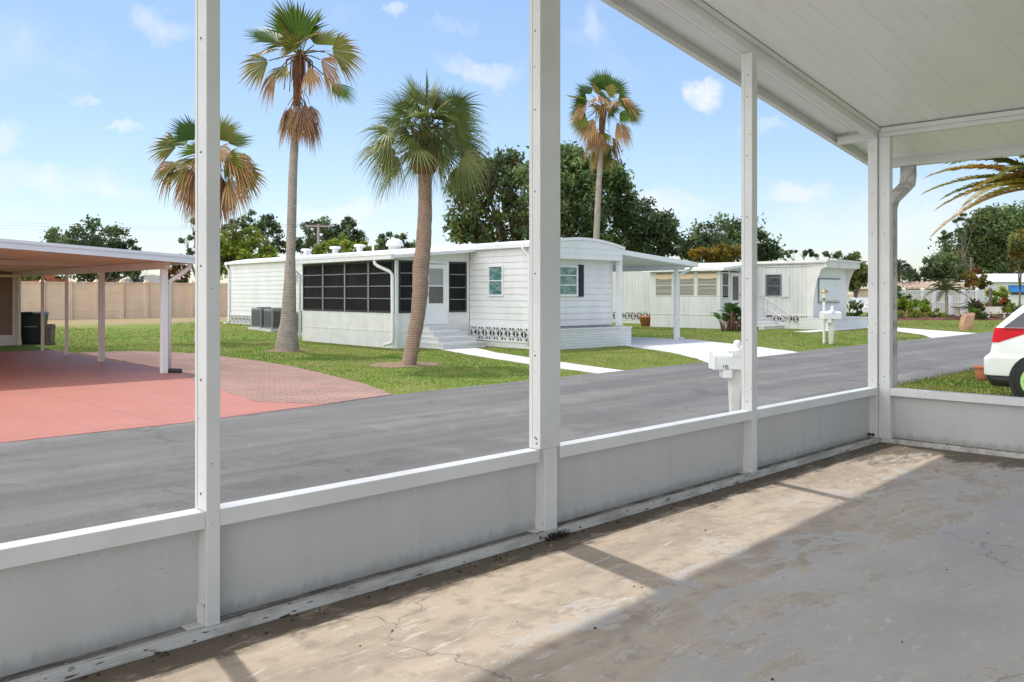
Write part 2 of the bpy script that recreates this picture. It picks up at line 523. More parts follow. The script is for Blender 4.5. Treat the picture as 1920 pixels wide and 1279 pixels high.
def make_panel():
    """painted sheet metal with rain marks and mildew specks"""
    m, nt, b = new_mat('knee_panel_paint')
    v = nt.coords()
    sp = nt.node('ShaderNodeSeparateXYZ', i_0=v)
    col = nt.mix(nt.ramp(nt.noise(nt.coords((6, 6, .5)), 1.0, 5, .6), .35, .75), (.52, .517, .51), (.485, .482, .475))
    stain = nt.noise(v, 1.6, 5, .6)
    spk = nt.math('MULTIPLY', nt.ramp(nt.noise(v, 60, 3, .6), .62, .70), nt.ramp(stain, .47, .62))
    col = nt.mix(nt.math('MULTIPLY', spk, .5), col, (.25, .24, .22))
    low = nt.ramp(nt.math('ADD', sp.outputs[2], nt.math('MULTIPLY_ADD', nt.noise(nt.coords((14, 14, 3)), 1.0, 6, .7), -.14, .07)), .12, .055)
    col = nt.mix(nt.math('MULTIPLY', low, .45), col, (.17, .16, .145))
    sp2 = nt.ramp(nt.noise(v, 70, 2, .4), .765, .79)
    col = nt.mix(sp2, col, (.12, .11, .10))
    setc(nt, b.inputs['Base Color'], col); b.inputs['Roughness'].default_value = .5
    return m


def make_salmon():
    m, nt, b = new_mat('salmon_paint')
    v = nt.coords()
    n = nt.noise(v, 1.1, 6, .62); n2 = nt.noise(v, 7, 6, .7)
    col = nt.mix(nt.ramp(n, .35, .7), (.47, .175, .125), (.42, .158, .11))
    col = nt.mix(nt.math('MULTIPLY', nt.ramp(n2, .55, .75), .35), col, (.36, .16, .135))
    sp = nt.node('ShaderNodeSeparateXYZ', i_0=v)
    fx = nt.math('ABSOLUTE', nt.math('SUBTRACT', nt.math('FRACT', nt.math('MULTIPLY', sp.outputs[0], .3)), .5))
    fy = nt.math('ABSOLUTE', nt.math('SUBTRACT', nt.math('FRACT', nt.math('MULTIPLY', sp.outputs[1], .3)), .5))
    jn = nt.math('MAXIMUM', nt.ramp(fx, .006, .002), nt.ramp(fy, .006, .002))
    col = nt.mix(nt.math('MULTIPLY', jn, .6), col, (.22, .10, .085))
    wr_ = nt.noise(nt.coords((2.2, .25, 1)), 1.6, 8, .7)
    col = nt.mix(nt.math('MULTIPLY', nt.ramp(wr_, .54, .68), .45), col, (.33, .16, .135))
    col = nt.mix(nt.math('MULTIPLY', nt.ramp(nt.noise(v, 3.3, 10, .75), .60, .66), .5), col, (.52, .30, .25))
    setc(nt, b.inputs['Base Color'], col); b.inputs['Roughness'].default_value = .55
    bump(nt, b, n2, .15, .01)
    return m


def make_brick_paver():
    m, nt, b = new_mat('brick_pavers')
    v = nt.coords((1, 1, 1), (0, 0, R(48)))
    br = nt.node('ShaderNodeTexBrick', i_Vector=v, i_Scale=1.0)
    br.inputs['Brick Width'].default_value = .30; br.inputs['Row Height'].default_value = .15; br.inputs['Mortar Size'].default_value = .014
    br.inputs['Color1'].default_value = (.40, .215, .165, 1); br.inputs['Color2'].default_value = (.30, .19, .15, 1); br.inputs['Mortar'].default_value = (.17, .12, .105, 1)
    col = nt.mix(nt.math('MULTIPLY', nt.ramp(nt.noise(v, 1.2, 5, .6), .4, .7), .45), br.outputs['Color'], (.48, .29, .225))
    setc(nt, b.inputs['Base Color'], col); b.inputs['Roughness'].default_value = .85
    bump(nt, b, br.outputs['Fac'], .4, -.01)
    return m


def make_painted_brick():
    m, nt, b = new_mat('painted_brick')
    v = nt.coords((1, 1, 1), (R(90), 0, 0))
    br = nt.node('ShaderNodeTexBrick', i_Vector=v, i_Scale=1.0)
    br.inputs['Brick Width'].default_value = .30; br.inputs['Row Height'].default_value = .085; br.inputs['Mortar Size'].default_value = .007
    br.inputs['Color1'].default_value = (.76, .76, .76, 1); br.inputs['Color2'].default_value = (.70, .70, .70, 1); br.inputs['Mortar'].default_value = (.55, .54, .53, 1)
    setc(nt, b.inputs['Base Color'], br.outputs['Color']); b.inputs['Roughness'].default_value = .75
    bump(nt, b, br.outputs['Fac'], .6, -.015)
    return m


M['asphalt'] = make_asphalt()
M['lawn'] = make_lawn('lawn_ground', (.14, .215, .036), (.18, .24, .046), (.31, .27, .10), .5)
M['slab'] = make_slab()
M['panel'] = make_panel()
M['salmon'] = make_salmon()
M['pavers'] = make_brick_paver()
M['painted_brick'] = make_painted_brick()
M['concrete'] = surf('white_concrete', (.66, .65, .66), (.58, .57, .57), .9, .8, speck=(.45, .44, .42), speck_scale=12, speck_lo=.66, bump_s=.15)
M['bounce_concrete'] = surf('bounce_concrete', (.44, .43, .41), (.38, .37, .355), .9, .85, bump_s=.15)
M['fascia_white'] = surf('fascia_paint', (.70, .80, .86), (.66, .76, .82), 1.5, .5)
M['tan_ceiling'] = surf('tan_ceiling', (.66, .52, .39), (.60, .47, .35), 1.5, .5)
M['sill_grime'] = surf('ledge_grime', (.10, .09, .08), (.34, .32, .30), 6, .9, stretch=(.6, 3, 3), speck=(.5, .48, .45), speck_scale=30, speck_lo=.64, bump_s=.5)
M['mullion_gray'] = surf('mullion_paint', (.46, .46, .46), (.38, .38, .38), 4, .5)
M['dirt'] = surf('sandy_soil', (.30, .21, .13), (.22, .15, .09), 5, .95, bump_s=.6)

# ------------------------------------------------------------------ camera, sun, sky
cam_d = bpy.data.cameras.new('camera'); cam = bpy.data.objects.new('camera', cam_d); COL.objects.link(cam)
cam_d.sensor_width = 36.0; cam_d.lens = 1640.0 / 1920.0 * 36.0
cam_d.shift_y = -(639.5 - 550.0) / 1920.0
cam_d.clip_start = 0.05; cam_d.clip_end = 4000
cam.location = (0, 0, 1.5); cam.rotation_euler = (R(90), 0, R(-45))
scene.camera = cam

SUN_EL = R(68.0); SUN_AZ = math.atan2(.211, .977)
sd = Vector((math.sin(SUN_AZ) * math.cos(SUN_EL), math.cos(SUN_AZ) * math.cos(SUN_EL), math.sin(SUN_EL)))
sun_d = bpy.data.lights.new('sun', 'SUN'); sun = bpy.data.objects.new('sun', sun_d); COL.objects.link(sun)
sun_d.energy = 2.0; sun_d.angle = R(1.0); sun_d.color = (1.0, .955, .89)
sun.rotation_euler = (-sd).to_track_quat('-Z', 'Y').to_euler()

scene.view_settings.view_transform = 'Standard'; scene.view_settings.look = 'None'
scene.view_settings.gamma = 1.0; scene.view_settings.use_curve_mapping = False
scene.view_settings.exposure = 0.42
SKY_S = 0.15

w = bpy.data.worlds.new('World'); scene.world = w; w.use_nodes = True
nt = NT(w.node_tree)
sky = nt.node('ShaderNodeTexSky', sky_type='NISHITA', sun_disc=False, sun_elevation=SUN_EL, sun_rotation=SUN_AZ, altitude=0, air_density=1.0, dust_density=0.5, ozone_density=2.5)
bg = nt.n['Background']
tc = nt.node('ShaderNodeTexCoord')
dirv = tc.outputs['Generated']


def vdir(px, py):
    X, Zc = (px - 960) / 1640, (550 - py) / 1640
    return Vector(((X + 1) * S2, (1 - X) * S2, Zc)).normalized()


nz = nt.node('ShaderNodeTexNoise', i_Vector=dirv, i_Scale=15.0, i_Detail=9, i_Roughness=.66)
warp = nt.node('ShaderNodeVectorMath', operation='SUBTRACT'); nt.l.new(nz.outputs['Color'], warp.inputs[0]); warp.inputs[1].default_value = (.5, .5, .5)
wsc = nt.node('ShaderNodeVectorMath', operation='SCALE'); nt.l.new(warp.outputs[0], wsc.inputs[0]); wsc.inputs['Scale'].default_value = .075
wd = nt.node('ShaderNodeVectorMath', operation='ADD'); nt.l.new(dirv, wd.inputs[0]); nt.l.new(wsc.outputs[0], wd.inputs[1])
# (photo column, row, half length, half height, tilt in degrees, strength)
CLOUDS = [(1313, 178, 40, 25, -38, .95), (898, 132, 72, 22, -18, .55), (60, 332, 130, 26, -10, .6), (190, 357, 70, 12, -4, .6), (165, 179, 32, 9, 0, .4),
          (245, 243, 26, 10, 0, .45), (305, 42, 50, 20, -22, .4), (743, 33, 26, 11, 0, .5), (1115, 45, 16, 32, 12, .35), (10, 248, 26, 20, 0, .4), (860, 40, 40, 16, 0, .22),
          (620, 402, 100, 24, 8, .6), (1235, 388, 90, 26, 0, .7), (1500, 360, 60, 18, 0, .5), (1690, 415, 150, 50, 0, .55), (1425, 238, 30, 10, 0, .35),
          (2300, 200, 220, 60, 0, .6), (-500, 150, 260, 60, 10, .6)]
acc = None
for px, py, a, h, tilt, s in CLOUDS:
    c = vdir(px, py)
    right = Vector((S2, -S2, 0)); right = (right - c * right.dot(c)).normalized(); up = right.cross(c) * 1.0
    if up.z < 0:
        up = -up
    t = R(tilt)
    ax = right * math.cos(t) + up * math.sin(t); ay = up * math.cos(t) - right * math.sin(t)
    df = nt.node('ShaderNodeVectorMath', operation='SUBTRACT'); nt.l.new(wd.outputs[0], df.inputs[0]); df.inputs[1].default_value = c
    k = 1640 / math.sqrt(1 + ((px - 960) / 1640) ** 2)
    qs = []
    for axv, ln in ((ax, a / k), (ay, h / k)):
        dt = nt.node('ShaderNodeVectorMath', operation='DOT_PRODUCT'); nt.l.new(df.outputs[0], dt.inputs[0]); dt.inputs[1].default_value = axv / ln
        qs.append(nt.math('POWER', nt.math('ABSOLUTE', dt.outputs['Value']), 2.0))
    rr = nt.math('ADD', qs[0], qs[1])
    f = nt.math('MULTIPLY', nt.ramp(rr, 1.7, -.1), s)
    acc = f if acc is None else nt.math('MAXIMUM', acc, f)
thin = nt.node('ShaderNodeTexNoise', i_Vector=dirv, i_Scale=9.0, i_Detail=8, i_Roughness=.62, i_Distortion=.4)
veil = nt.math('MULTIPLY', nt.ramp(thin.outputs['Fac'], .52, .80), .18)
# unseen bright cloud added as fill light, behind and left of the viewer
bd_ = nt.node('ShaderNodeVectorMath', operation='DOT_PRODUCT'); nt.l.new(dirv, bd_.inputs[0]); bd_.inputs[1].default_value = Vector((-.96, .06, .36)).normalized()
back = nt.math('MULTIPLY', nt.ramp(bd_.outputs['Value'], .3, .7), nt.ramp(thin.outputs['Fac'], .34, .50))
fac = nt.math('ADD', nt.math('MULTIPLY', acc, nt.math('MULTIPLY_ADD', nt.ramp(nz.outputs['Fac'], .3, .66), 1.0, .12)), veil, clamp=True)
cloud_col = nt.node('ShaderNodeRGB'); cloud_col.outputs[0].default_value = (5.1, 5.1, 5.15, 1)
CLOUD_NODE = cloud_col
sat = nt.node('ShaderNodeHueSaturation', i_Color=sky.outputs[0], i_Saturation=1.15, i_Value=1.0)
SKY_HSV = sat
gam = nt.node('ShaderNodeGamma', i_Color=sat.outputs[0], i_Gamma=.72)
flat = nt.mix(1.0, gam.outputs[0], (1.29, 1.32, 1.37), 'MULTIPLY')
tint = nt.mix(1.0, flat, (1.0, .985, 1.0), 'MULTIPLY')
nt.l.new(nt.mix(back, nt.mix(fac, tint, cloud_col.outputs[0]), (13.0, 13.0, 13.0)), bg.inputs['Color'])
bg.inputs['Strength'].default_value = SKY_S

# ------------------------------------------------------------------ the ground and what is laid on it
def axis(a, b, s, far):
    v = [a - far, a - far * .5, a - far * .2, a - far * .07]
    t = a
    while t <= b + 1e-6:
        v.append(t); t += s
    return v + [b + far * .07, b + far * .2, b + far * .5, b + far]


xs, ys = axis(-30, 90, 3, 900), axis(-20, 70, 1.5, 900)
gm = MB()
gm.add([(x, y, ground(x, y)) for y in ys for x in xs], [(j * len(xs) + i, j * len(xs) + i + 1, (j + 1) * len(xs) + i + 1, (j + 1) * len(xs) + i)
                                                        for j in range(len(ys) - 1) for i in range(len(xs) - 1)])
o = struct(gm.build('ground', M['lawn'], smooth=True))


def jag(poly, step=.35, amp=.05, seed=1):
    """outline with small irregularities"""
    r = random.Random(seed); out = []
    for i, p in enumerate(poly):
        q = poly[(i + 1) % len(poly)]
        L = math.hypot(q[0] - p[0], q[1] - p[1])
        n = max(1, min(160, int(L / step)))
        nx, ny = -(q[1] - p[1]) / L, (q[0] - p[0]) / L
        for k in range(n):
            t = k / n; a = r.uniform(-amp, amp) if k else 0
            out.append((p[0] + (q[0] - p[0]) * t + nx * a, p[1] + (q[1] - p[1]) * t + ny * a))
    return out


ROAD_FAR = [(-200, 11.3), (0, 11.45), (5.0, 11.5), (9.1, 12.05), (14, 12.2), (20, 12.15), (26, 12.5), (40, 12.65), (250, 12.7)]


def road_far(x):
    for (x0, y0), (x1, y1) in zip(ROAD_FAR, ROAD_FAR[1:]):
        if x0 <= x <= x1:
            return y0 + (y1 - y0) * (x - x0) / (x1 - x0)
    return 12.0


far_pts = [(x, road_far(x) + rng.uniform(-.05, .05)) for x in [-200, -60] + [i * .4 for i in range(-20, 160)] + [90, 250]]
near_pts = [(x, 6.6 + rng.uniform(-.05, .05)) for x in [-200, -60] + [i * .5 for i in range(-20, 130)] + [90, 250]]
struct(MB().sheet(near_pts + far_pts[::-1], G + .008, .05).build('road', M['asphalt']))

SALMON = [(-8, 11.4), (5.3, 11.42), (7.6, 11.75), (7.0, 12.8), (7.85, 16.7), (8.5, 19), (9.25, 31.6), (-8, 31.6)]
PAVERS = [(7.6, 11.75), (9.15, 12.05), (9.9, 14.0), (10.45, 16.2), (11.0, 18.4), (11.25, 20.5), (11.45, 24.0), (10.6, 26.6), (9.05, 27.0), (8.5, 19), (7.85, 16.7), (7.0, 12.8)]
DRIVE1 = [(18.9, 11.95), (24.2, 12.25), (25.6, 14.2), (28.0, 18.3), (28.2, 30), (23.7, 30), (23.6, 18.6), (21.6, 15.0), (20.0, 13.0)]
WALK1 = [(14.75, 12.1), (15.7, 12.12), (16.6, 15), (17.7, 18.2), (18.9, 20.6), (17.6, 20.7), (16.4, 17.6), (15.4, 14.6)]
DRIVE2 = [(35.6, 12.5), (41.2, 12.6), (43.5, 15.5), (46.6, 19.2), (46.8, 30), (44.4, 30), (44.3, 19.4), (41.5, 16.4), (38.2, 13.8)]
WALK2 = [(37.0, 18.25), (44.35, 18.3), (44.35, 19.0), (37.0, 19.0)]
struct(MB().sheet(jag(SALMON, .5, .012, 2), G + .014, .05).build('driveway', M['salmon']))
struct(MB().sheet(jag(PAVERS, .3, .03, 3), G + .02, .05).build('driveway_pavers', M['pavers']))
struct(MB().sheet(jag(DRIVE1, .4, .03, 4), G + .014, .05).build('driveway_concrete', M['concrete']))
struct(MB().sheet(jag(WALK1, .4, .03, 5), G + .014, .05).build('path', M['concrete']))
struct(MB().sheet(jag(DRIVE2, .4, .03, 6), G + .014, .05).build('driveway_concrete', M['concrete']))
struct(MB().sheet(jag(WALK2, .4, .02, 7), G + .018, .05).build('path', M['concrete']))
struct(MB().sheet(jag([(-30, 3.86), (12.4, 3.86), (12.4, 6.45), (-30, 6.45)], .5, .02, 8), G + .012, .05).build('path', M['bounce_concrete']))  # unseen apron added to bounce neutral light into the porch
struct(MB().sheet(jag([(-16, -16), (9.0, -16), (9.0, -3.02), (-16, -3.02)], 1, .02, 12), G + .012, .05).build('driveway', M['bounce_concrete']))  # unseen paving added behind the porch to replace green bounce light with neutral
# bare soil ring under the leaning palm and at its taller neighbour
for px, d, r in ((758, 21.3, 1.0), (540, 26.6, .75)):
    c = P(px, d)
    ring = [(c.x + r * math.cos(a) * rng.uniform(.75, 1.15), c.y + r * math.sin(a) * rng.uniform(.6, 1.0)) for a in [i * math.tau / 26 for i in range(26)]]
    struct(MB().sheet(ring, G + .012, .03).build('soil_patch', M['dirt']))

SHEETS = [SALMON, PAVERS, DRIVE1, WALK1, DRIVE2, WALK2]


def inside(poly, x, y):
    c = False; n = len(poly)
    for i in range(n):
        x0, y0 = poly[i]; x1, y1 = poly[i - 1]
        if (y0 > y) != (y1 > y) and x < (x1 - x0) * (y - y0) / (y1 - y0) + x0:
            c = not c
    return c


# ------------------------------------------------------------------ the screen porch we stand in
YI, XE = 3.63, 8.86
SL = .157


def zc(x):
    return 3.178 + SL * (8.82 - x)


struct(MB().box(-6, -3.0, -.32, 9.02, 3.80, 0).build('porch_floor', M['slab']))
porch = thing('screen_porch', 'white aluminium carport porch with open screen frames, low knee walls and a sloping pan roof', 'porch', (0, 0, 0))

mb = MB()
x0, x1, y0, y1 = -5.0, 9.92, -3.2, 4.10
mb.hexa([(x0, y0, zc(x0)), (x1, y0, zc(x1)), (x1, y1, zc(x1)), (x0, y1, zc(x0))],
        [(x0, y0, zc(x0) + .075), (x1, y0, zc(x1) + .075), (x1, y1, zc(x1) + .075), (x0, y1, zc(x0) + .075)])
y = -3.1; i = 0
while y < 4.0:
    hgt = .0045 if i % 2 == 0 else .003
    wd_ = .012 if i % 2 == 0 else .008
    mb.hexa([(x0, y, zc(x0) - hgt), (x1 - .1, y, zc(x1 - .1) - hgt), (x1 - .1, y + wd_, zc(x1 - .1) - hgt), (x0, y + wd_, zc(x0) - hgt)],
            [(x0, y - .004, zc(x0) + .004), (x1 - .1, y - .004, zc(x1 - .1) + .004), (x1 - .1, y + wd_ + .004, zc(x1 - .1) + .004), (x0, y + wd_ + .004, zc(x0) + .004)])
    y += .152; i += 1
mb.build('roof', M['roof_under'], porch)


def sloped(mb, xa, xb, ya, yb, lo, hi):
    return mb.hexa([(xa, ya, zc(xa) + lo), (xb, ya, zc(xb) + lo), (xb, yb, zc(xb) + lo), (xa, yb, zc(xa) + lo)],
                   [(xa, ya, zc(xa) + hi), (xb, ya, zc(xb) + hi), (xb, yb, zc(xb) + hi), (xa, yb, zc(xa) + hi)])


b_ = MB(); sloped(b_, -5, 8.95, YI + .004, YI + .094, -.105, -.009); sloped(b_, -5, 8.95, YI - .03, YI + .003, -.042, -.009)
b_.build('front_beam', M['beam_paint'], porch, bevel=.004)
b_ = MB(); b_.box(XE + .004, -3.2, 3.075, XE + .092, YI - .002, 3.163); b_.box(XE - .03, -3.2, 3.118, XE + .002, YI - .034, 3.163)
b_.build('end_beam', M['beam_paint'], porch, bevel=.004)
b_ = MB().box(XE + .01, YI + .1, 3.06, XE + .085, 4.065, 3.13); b_.build('outrigger', M['beam_paint'], porch, bevel=.004)
b_ = MB(); sloped(b_, -5, 9.95, 4.102, 4.125, -.098, .085); sloped(b_, -5, 9.95, 4.072, 4.101, -.098, -.086)
b_.build('fascia', M['beam_paint'], porch, bevel=.003)
g_ = MB(); g_.box(9.922, -3.2, 2.915, 9.95, 4.10, 3.07); g_.box(9.951, -3.2, 2.915, 10.05, 4.10, 2.93); g_.box(10.03, -3.2, 2.931, 10.052, 4.10, 3.085)
g_.build('gutter', M['beam_paint'], porch, bevel=.003)
dsp = MB()
for ox in (-.05, -.017, .017, .05):
    pass; dsp.tube([(9.99, 3.76 + ox, 2.93), (9.99, 3.76 + ox, 2.80), (9.93, 3.75 + ox, 2.70), (9.20, 3.64 + ox, 2.46), (9.06, 3.61 + ox, 2.36), (9.04, 3.60 + ox, 2.20), (9.04, 3.60 + ox, G + .05)], [.036, .04, .04, .04, .04, .038, .036], 10)
dsp.build('downspout', M['downspout'], porch, smooth=True)


def screws(mb, x, pts, r=.006, ax='x'):
    for (yy, zz) in pts:
        if ax == 'x':
            mb.lathe([(r, -.003), (r, .0), (r * .6, .0025)], 8, (x - .001, yy, zz), 'x')
            mb_last = mb
        else:
            mb.lathe([(r, -.003), (r, .0), (r * .6, .0025)], 8, (yy, x, zz), 'y')


def flipx(mb):
    return mb


POSTS = [(-2.95, -2.88, .11), (1.750, 1.8145, .112), (3.872, 4.0566, .094), (6.376, 6.460, .098)]
for i, (xa, xb, dep) in enumerate(POSTS):
    p = MB()
    if i == 2:
        p.box(xa, YI, .551, xb, YI + dep, zc(xb) - .108)
        p.box(xa + .045, YI, .046, xb - .03, YI + dep + .012, .5505)
    else:
        p.box(xa, YI, .046, xb, YI + dep, zc(xb) - .108)
    po = p.build('post', M['paint'], porch, bevel=.003)
    zt = zc(xb) - .12
    s = MB()
    for yy, zz in [(YI + dep * .45, z_) for z_ in (.62, 1.12, 1.62, 2.12, 2.62, 3.1) if z_ < zt]:
        s.tube([(xa - .003, yy, zz), (xa + .002, yy, zz)], .0055, 8)
    if i == 2:
        for yy, zz in ((YI + .03, .585), (YI + .03, .612)):
            s.tube([(xa - .003, yy, zz), (xa + .002, yy, zz)], .006, 8)
    s.build('screws', M['screw'], po)
    MB().box(xa - .003, YI + dep - .028, .56, xa - .0005, YI + dep - .018, zt - .1).build('screen_track', M['beam_paint'], po)
    br = MB(); xs_ = xa + (.045 if i == 2 else 0)
    br.box(xs_ - .006, YI + .02, .047, xs_ - .001, YI + dep - .005, .135); br.box(xs_ - .075, YI + .02, .047, xs_ - .007, YI + dep - .005, .053)
    bo = br.build('foot_bracket', M['paint'], po, bevel=.001)
    if i > 0:
        tp = MB(); tp.hexa([(xa - .004, YI - .004, zc(xa) - .165), (xb + .004, YI - .004, zc(xa) - .165), (xb + .004, YI + dep + .004, zc(xa) - .165), (xa - .004, YI + dep + .004, zc(xa) - .165)],
                           [(xa - .004, YI - .004, zc(xa) - .107), (xb + .004, YI - .004, zc(xb) - .107), (xb + .004, YI + dep + .004, zc(xb) - .107), (xa - .004, YI + dep + .004, zc(xa) - .107)])
        tp.build('post_cap', M['paint'], po, bevel=.002)
# corner: one post for each wall with a gap between
p = MB().box(8.838 - .004, YI, .046, 8.838 + .045, YI + .095, 3.07).build('corner_post', M['paint'], porch, bevel=.003)
q = MB().box(XE - .002, 3.515, .046, XE + .075, YI - .006, 3.073).build('corner_post', M['paint'], porch, bevel=.003)
s = MB()
for z_ in (.62, 1.1, 1.6, 2.1, 2.5, 2.95):
    s.tube([(8.830, YI + .05, z_), (8.836, YI + .05, z_)], .0055, 8)
s.build('screws', M['screw'], p)
s = MB()
for z_ in (.66, 1.1, 1.6, 2.1, 2.5):
    s.tube([(XE - .006, 3.57, z_), (XE, 3.57, z_)], .0055, 8)
s.build('screws', M['screw'], q)
bt = MB()
for yy in (YI + .03, YI + .07):
    bt.lathe([(.014, -.02), (.014, .01), (.008, .012), (.008, .02)], 8, (8.805, yy, .075), 'x')
bt.build('anchor_bolts', M['grime'], p)

XS = [-5.0] + [v for pp in POSTS for v in (pp[0], pp[1])] + [8.834]
for i in range(0, len(XS), 2):
    xa, xb = XS[i] + .001, XS[i + 1] - .001
    MB().box(xa, YI + .002, .475, xb, YI + .096, .550).build('rail', M['paint'], porch, bevel=.003)
    pa = (xa if i != 6 else xa) + (0 if i != 4 else 0)
    MB().box(xa - (.03 if i == 6 else 0), YI + .078, .03, xb + (.045 if i == 4 else 0), YI + .09, .4745).build('knee_panel', M['panel'], porch)
sl = MB(); sl.box(-5, YI - .012, .0005, 8.90, YI + .098, .045)
sl.box(-5, YI - .024, .0005, 8.90, YI - .0125, .018)
sl.build('base_sill', M['sill_dirty'], porch, bevel=.004)
MB().box(XE + .002, -3.2, .475, XE + .096, 3.514, .550).build('rail', M['paint'], porch, bevel=.003)
MB().box(XE + .078, -3.2, .03, XE + .09, 3.60, .4745).build('knee_panel', M['panel'], porch)
MB().box(XE - .012, -3.2, .0005, XE + .098, YI - .026, .045).build('base_sill', M['sill_dirty'], porch, bevel=.004)

gs = MB()
for i in range(0, len(XS), 2):
    gs.box(XS[i] + .002, YI + .026, .0452, XS[i + 1] - .002, YI + .0775, .0475)
gs.build('ledge_dirt', M['sill_grime'], porch)
MB().box(XE + .030, -3.2, .0452, XE + .0775, 3.51, .0475).build('ledge_dirt', M['sill_grime'], porch)

# dirt and leaf crumbs on the slab
crumbs = MB()
for k in range(135):
    if k < 95:
        x, y = rng.uniform(1.2, 8.7), YI - .03 - abs(rng.gauss(0, .05))
        r = rng.uniform(.003, .010)
    else:
        x, y = rng.uniform(1.0, 8.6), rng.uniform(-.2, 3.4)
        r = rng.uniform(.003, .009)
    n = 6
    a0 = rng.uniform(0, 6)
    ring = [(x + r * rng.uniform(.6, 1.6) * math.cos(a0 + j * math.tau / n), y + r * rng.uniform(.5, 1.1) * math.sin(a0 + j * math.tau / n), .001) for j in range(n)]
    crumbs.add(ring + [(x, y, .003 + r * .7)], [(j, (j + 1) % n, n) for j in range(n)])
c = crumbs.build('leaf_debris', M['grime']); struct(c, 'stuff')
c['label'] = 'dark leaf crumbs scattered over the worn porch floor'
pile = MB()
for k in range(420):
    x, y = rng.gauss(3.99, .06), YI - .02 - abs(rng.gauss(0, .024)); zz = abs(rng.gauss(0, .014)) + .004
    r = rng.uniform(.004, .011)
    d1 = Vector((rng.uniform(-1, 1), rng.uniform(-1, 1), rng.uniform(-.5, .5))).normalized() * r
    d2 = Vector((rng.uniform(-1, 1), rng.uniform(-1, 1), rng.uniform(-.2, 1))).normalized() * r * .7
    q = Vector((x, y, zz)); pile.add([q - d1, q + d2, q + d1, q - d2], [(0, 1, 2, 3)])
c = pile.build('dirt_pile', M['grime']); struct(c, 'stuff'); c['label'] = 'black heap of rotted debris at the foot of the wide post'

# ------------------------------------------------------------------ helpers for houses
def dspout(mb, pts, r=.045):
    return mb.tube(pts, r, 8)


def breeze(parent, p0, p1, z0, z1, cell, m_white, m_dark, flip=1):
    """pierced ornamental block course: white lattice in front of a dark void; outside on the right hand of p0 -> p1"""
    p0, p1 = Vector(p0), Vector(p1); L = (p1 - p0).length; d = (p1 - p0) / L; n = Vector((d.y, -d.x))
    k = max(1, round(L / cell)); c = L / k
    w = MB()

    def q(s, z, o):
        v = p0 + d * s + n * o
        return (v.x, v.y, z)
    zm = (z0 + z1) / 2
    up = (n.x, n.y, 0)
    for i in range(k):
        a = i * c; b = a + c; m = (a + b) / 2
        bars = [((a, z0), (a, z1)), ((a, z0), (m, zm)), ((m, zm), (b, z0)), ((a, z1), (m, zm)), ((m, zm), (b, z1)), ((m, z0), (m, zm)), ((m, zm), (m, z1))]
        for (s0, za), (s1, zb) in bars:
            w.bar(q(s0, za, .02), q(s1, zb, .02), .030, .05, up)
    w.bar(q(0, z0, .02), q(L, z0, .02), .05, .055, up); w.bar(q(0, z1, .02), q(L, z1, .02), .05, .055, up); w.bar(q(L, z0, .02), q(L, z1, .02), .038, .05, up)
    o = w.build('breeze_blocks', m_white, parent)
    v = [q(0, z0, -.06), q(L, z0, -.06), q(L, z1, -.06), q(0, z1, -.06), q(0, z0, -.09), q(L, z0, -.09), q(L, z1, -.09), q(0, z1, -.09)]
    MB().add(v, [(0, 1, 2, 3), (7, 6, 5, 4), (0, 4, 5, 1), (1, 5, 6, 2), (2, 6, 7, 3), (3, 7, 4, 0)]).build('void', m_dark, o)
    return o


def window(parent, p0, p1, z0, z1, frame, glass, bars=(), fw=.05, proud=.04, name='window', mull=(), bar_mat=None, pane=None):
    """framed window on the wall line p0 -> p1 (outside on the right hand), with horizontal bars at the given fractions"""
    p0, p1 = Vector(p0), Vector(p1); L = (p1 - p0).length; d = (p1 - p0) / L; n = Vector((d.y, -d.x))

    def hx(mb, s0, s1, za, zb, o0, o1):
        A, B, C, D = p0 + d * s0 + n * o1, p0 + d * s1 + n * o1, p0 + d * s1 + n * o0, p0 + d * s0 + n * o0
        return mb.hexa([(A.x, A.y, za), (B.x, B.y, za), (C.x, C.y, za), (D.x, D.y, za)], [(A.x, A.y, zb), (B.x, B.y, zb), (C.x, C.y, zb), (D.x, D.y, zb)])
    f = MB()
    hx(f, 0, fw, z0, z1, -.02, proud); hx(f, L - fw, L, z0, z1, -.02, proud)
    hx(f, fw + .0005, L - fw - .0005, z0, z0 + fw, -.02, proud); hx(f, fw + .0005, L - fw - .0005, z1 - fw, z1, -.02, proud)
    o = f.build(name, frame, parent)
    g = hx(MB(), fw + .001, L - fw - .001, z0 + fw + .001, z1 - fw - .001, -.02, proud - .03).build(pane or 'pane', glass, o)
    if bars or mull:
        bm = MB()
        for t in bars:
            zz = z0 + (z1 - z0) * t
            hx(bm, fw + .002, L - fw - .002, zz - .016, zz + .016, proud - .029, proud - .004)
        for t in mull:
            hx(bm, L * t - .015, L * t + .015, z0 + fw + .002, z1 - fw - .002, proud - .029, proud - .006)
        bm.build('glazing_bars', bar_mat or frame, o)
    return o


# ------------------------------------------------------------------ white mobile home across the street
RZ1 = -R(3.7)
h1 = thing('mobile_home', 'long white mobile home with a dark screened sunroom and lap siding', 'house', (19.70, 18.77, G), RZ1)
W1, L1 = 3.62, 22.6
FL = .70
wl = MB()
wl.lap((0, L1), (0, 0), FL, 3.26, .205, .022)
wl.lap((0, 0), (W1, 0), FL, 2.84, .205, .022)
wl.box(.003, .003, .69, W1 - .02, L1, 3.24)
wl.box(.12, .12, -.2, W1 - .1, L1 - .1, .689)
wl.box(-.03, -.03, FL, .02, .02, 3.2); wl.box(W1 - .05, -.03, FL, W1 + .01, .02, 2.9)
wl.build('wall', M['siding'], h1)
sk = MB(); sk.box(-.02, -.03, -.3, W1, 3.1, .22); sk.box(-.02, 9.32, -.3, .0, L1, .24); sk.box(-.035, -.02, FL - .03, .0, 3.1, FL - .002)
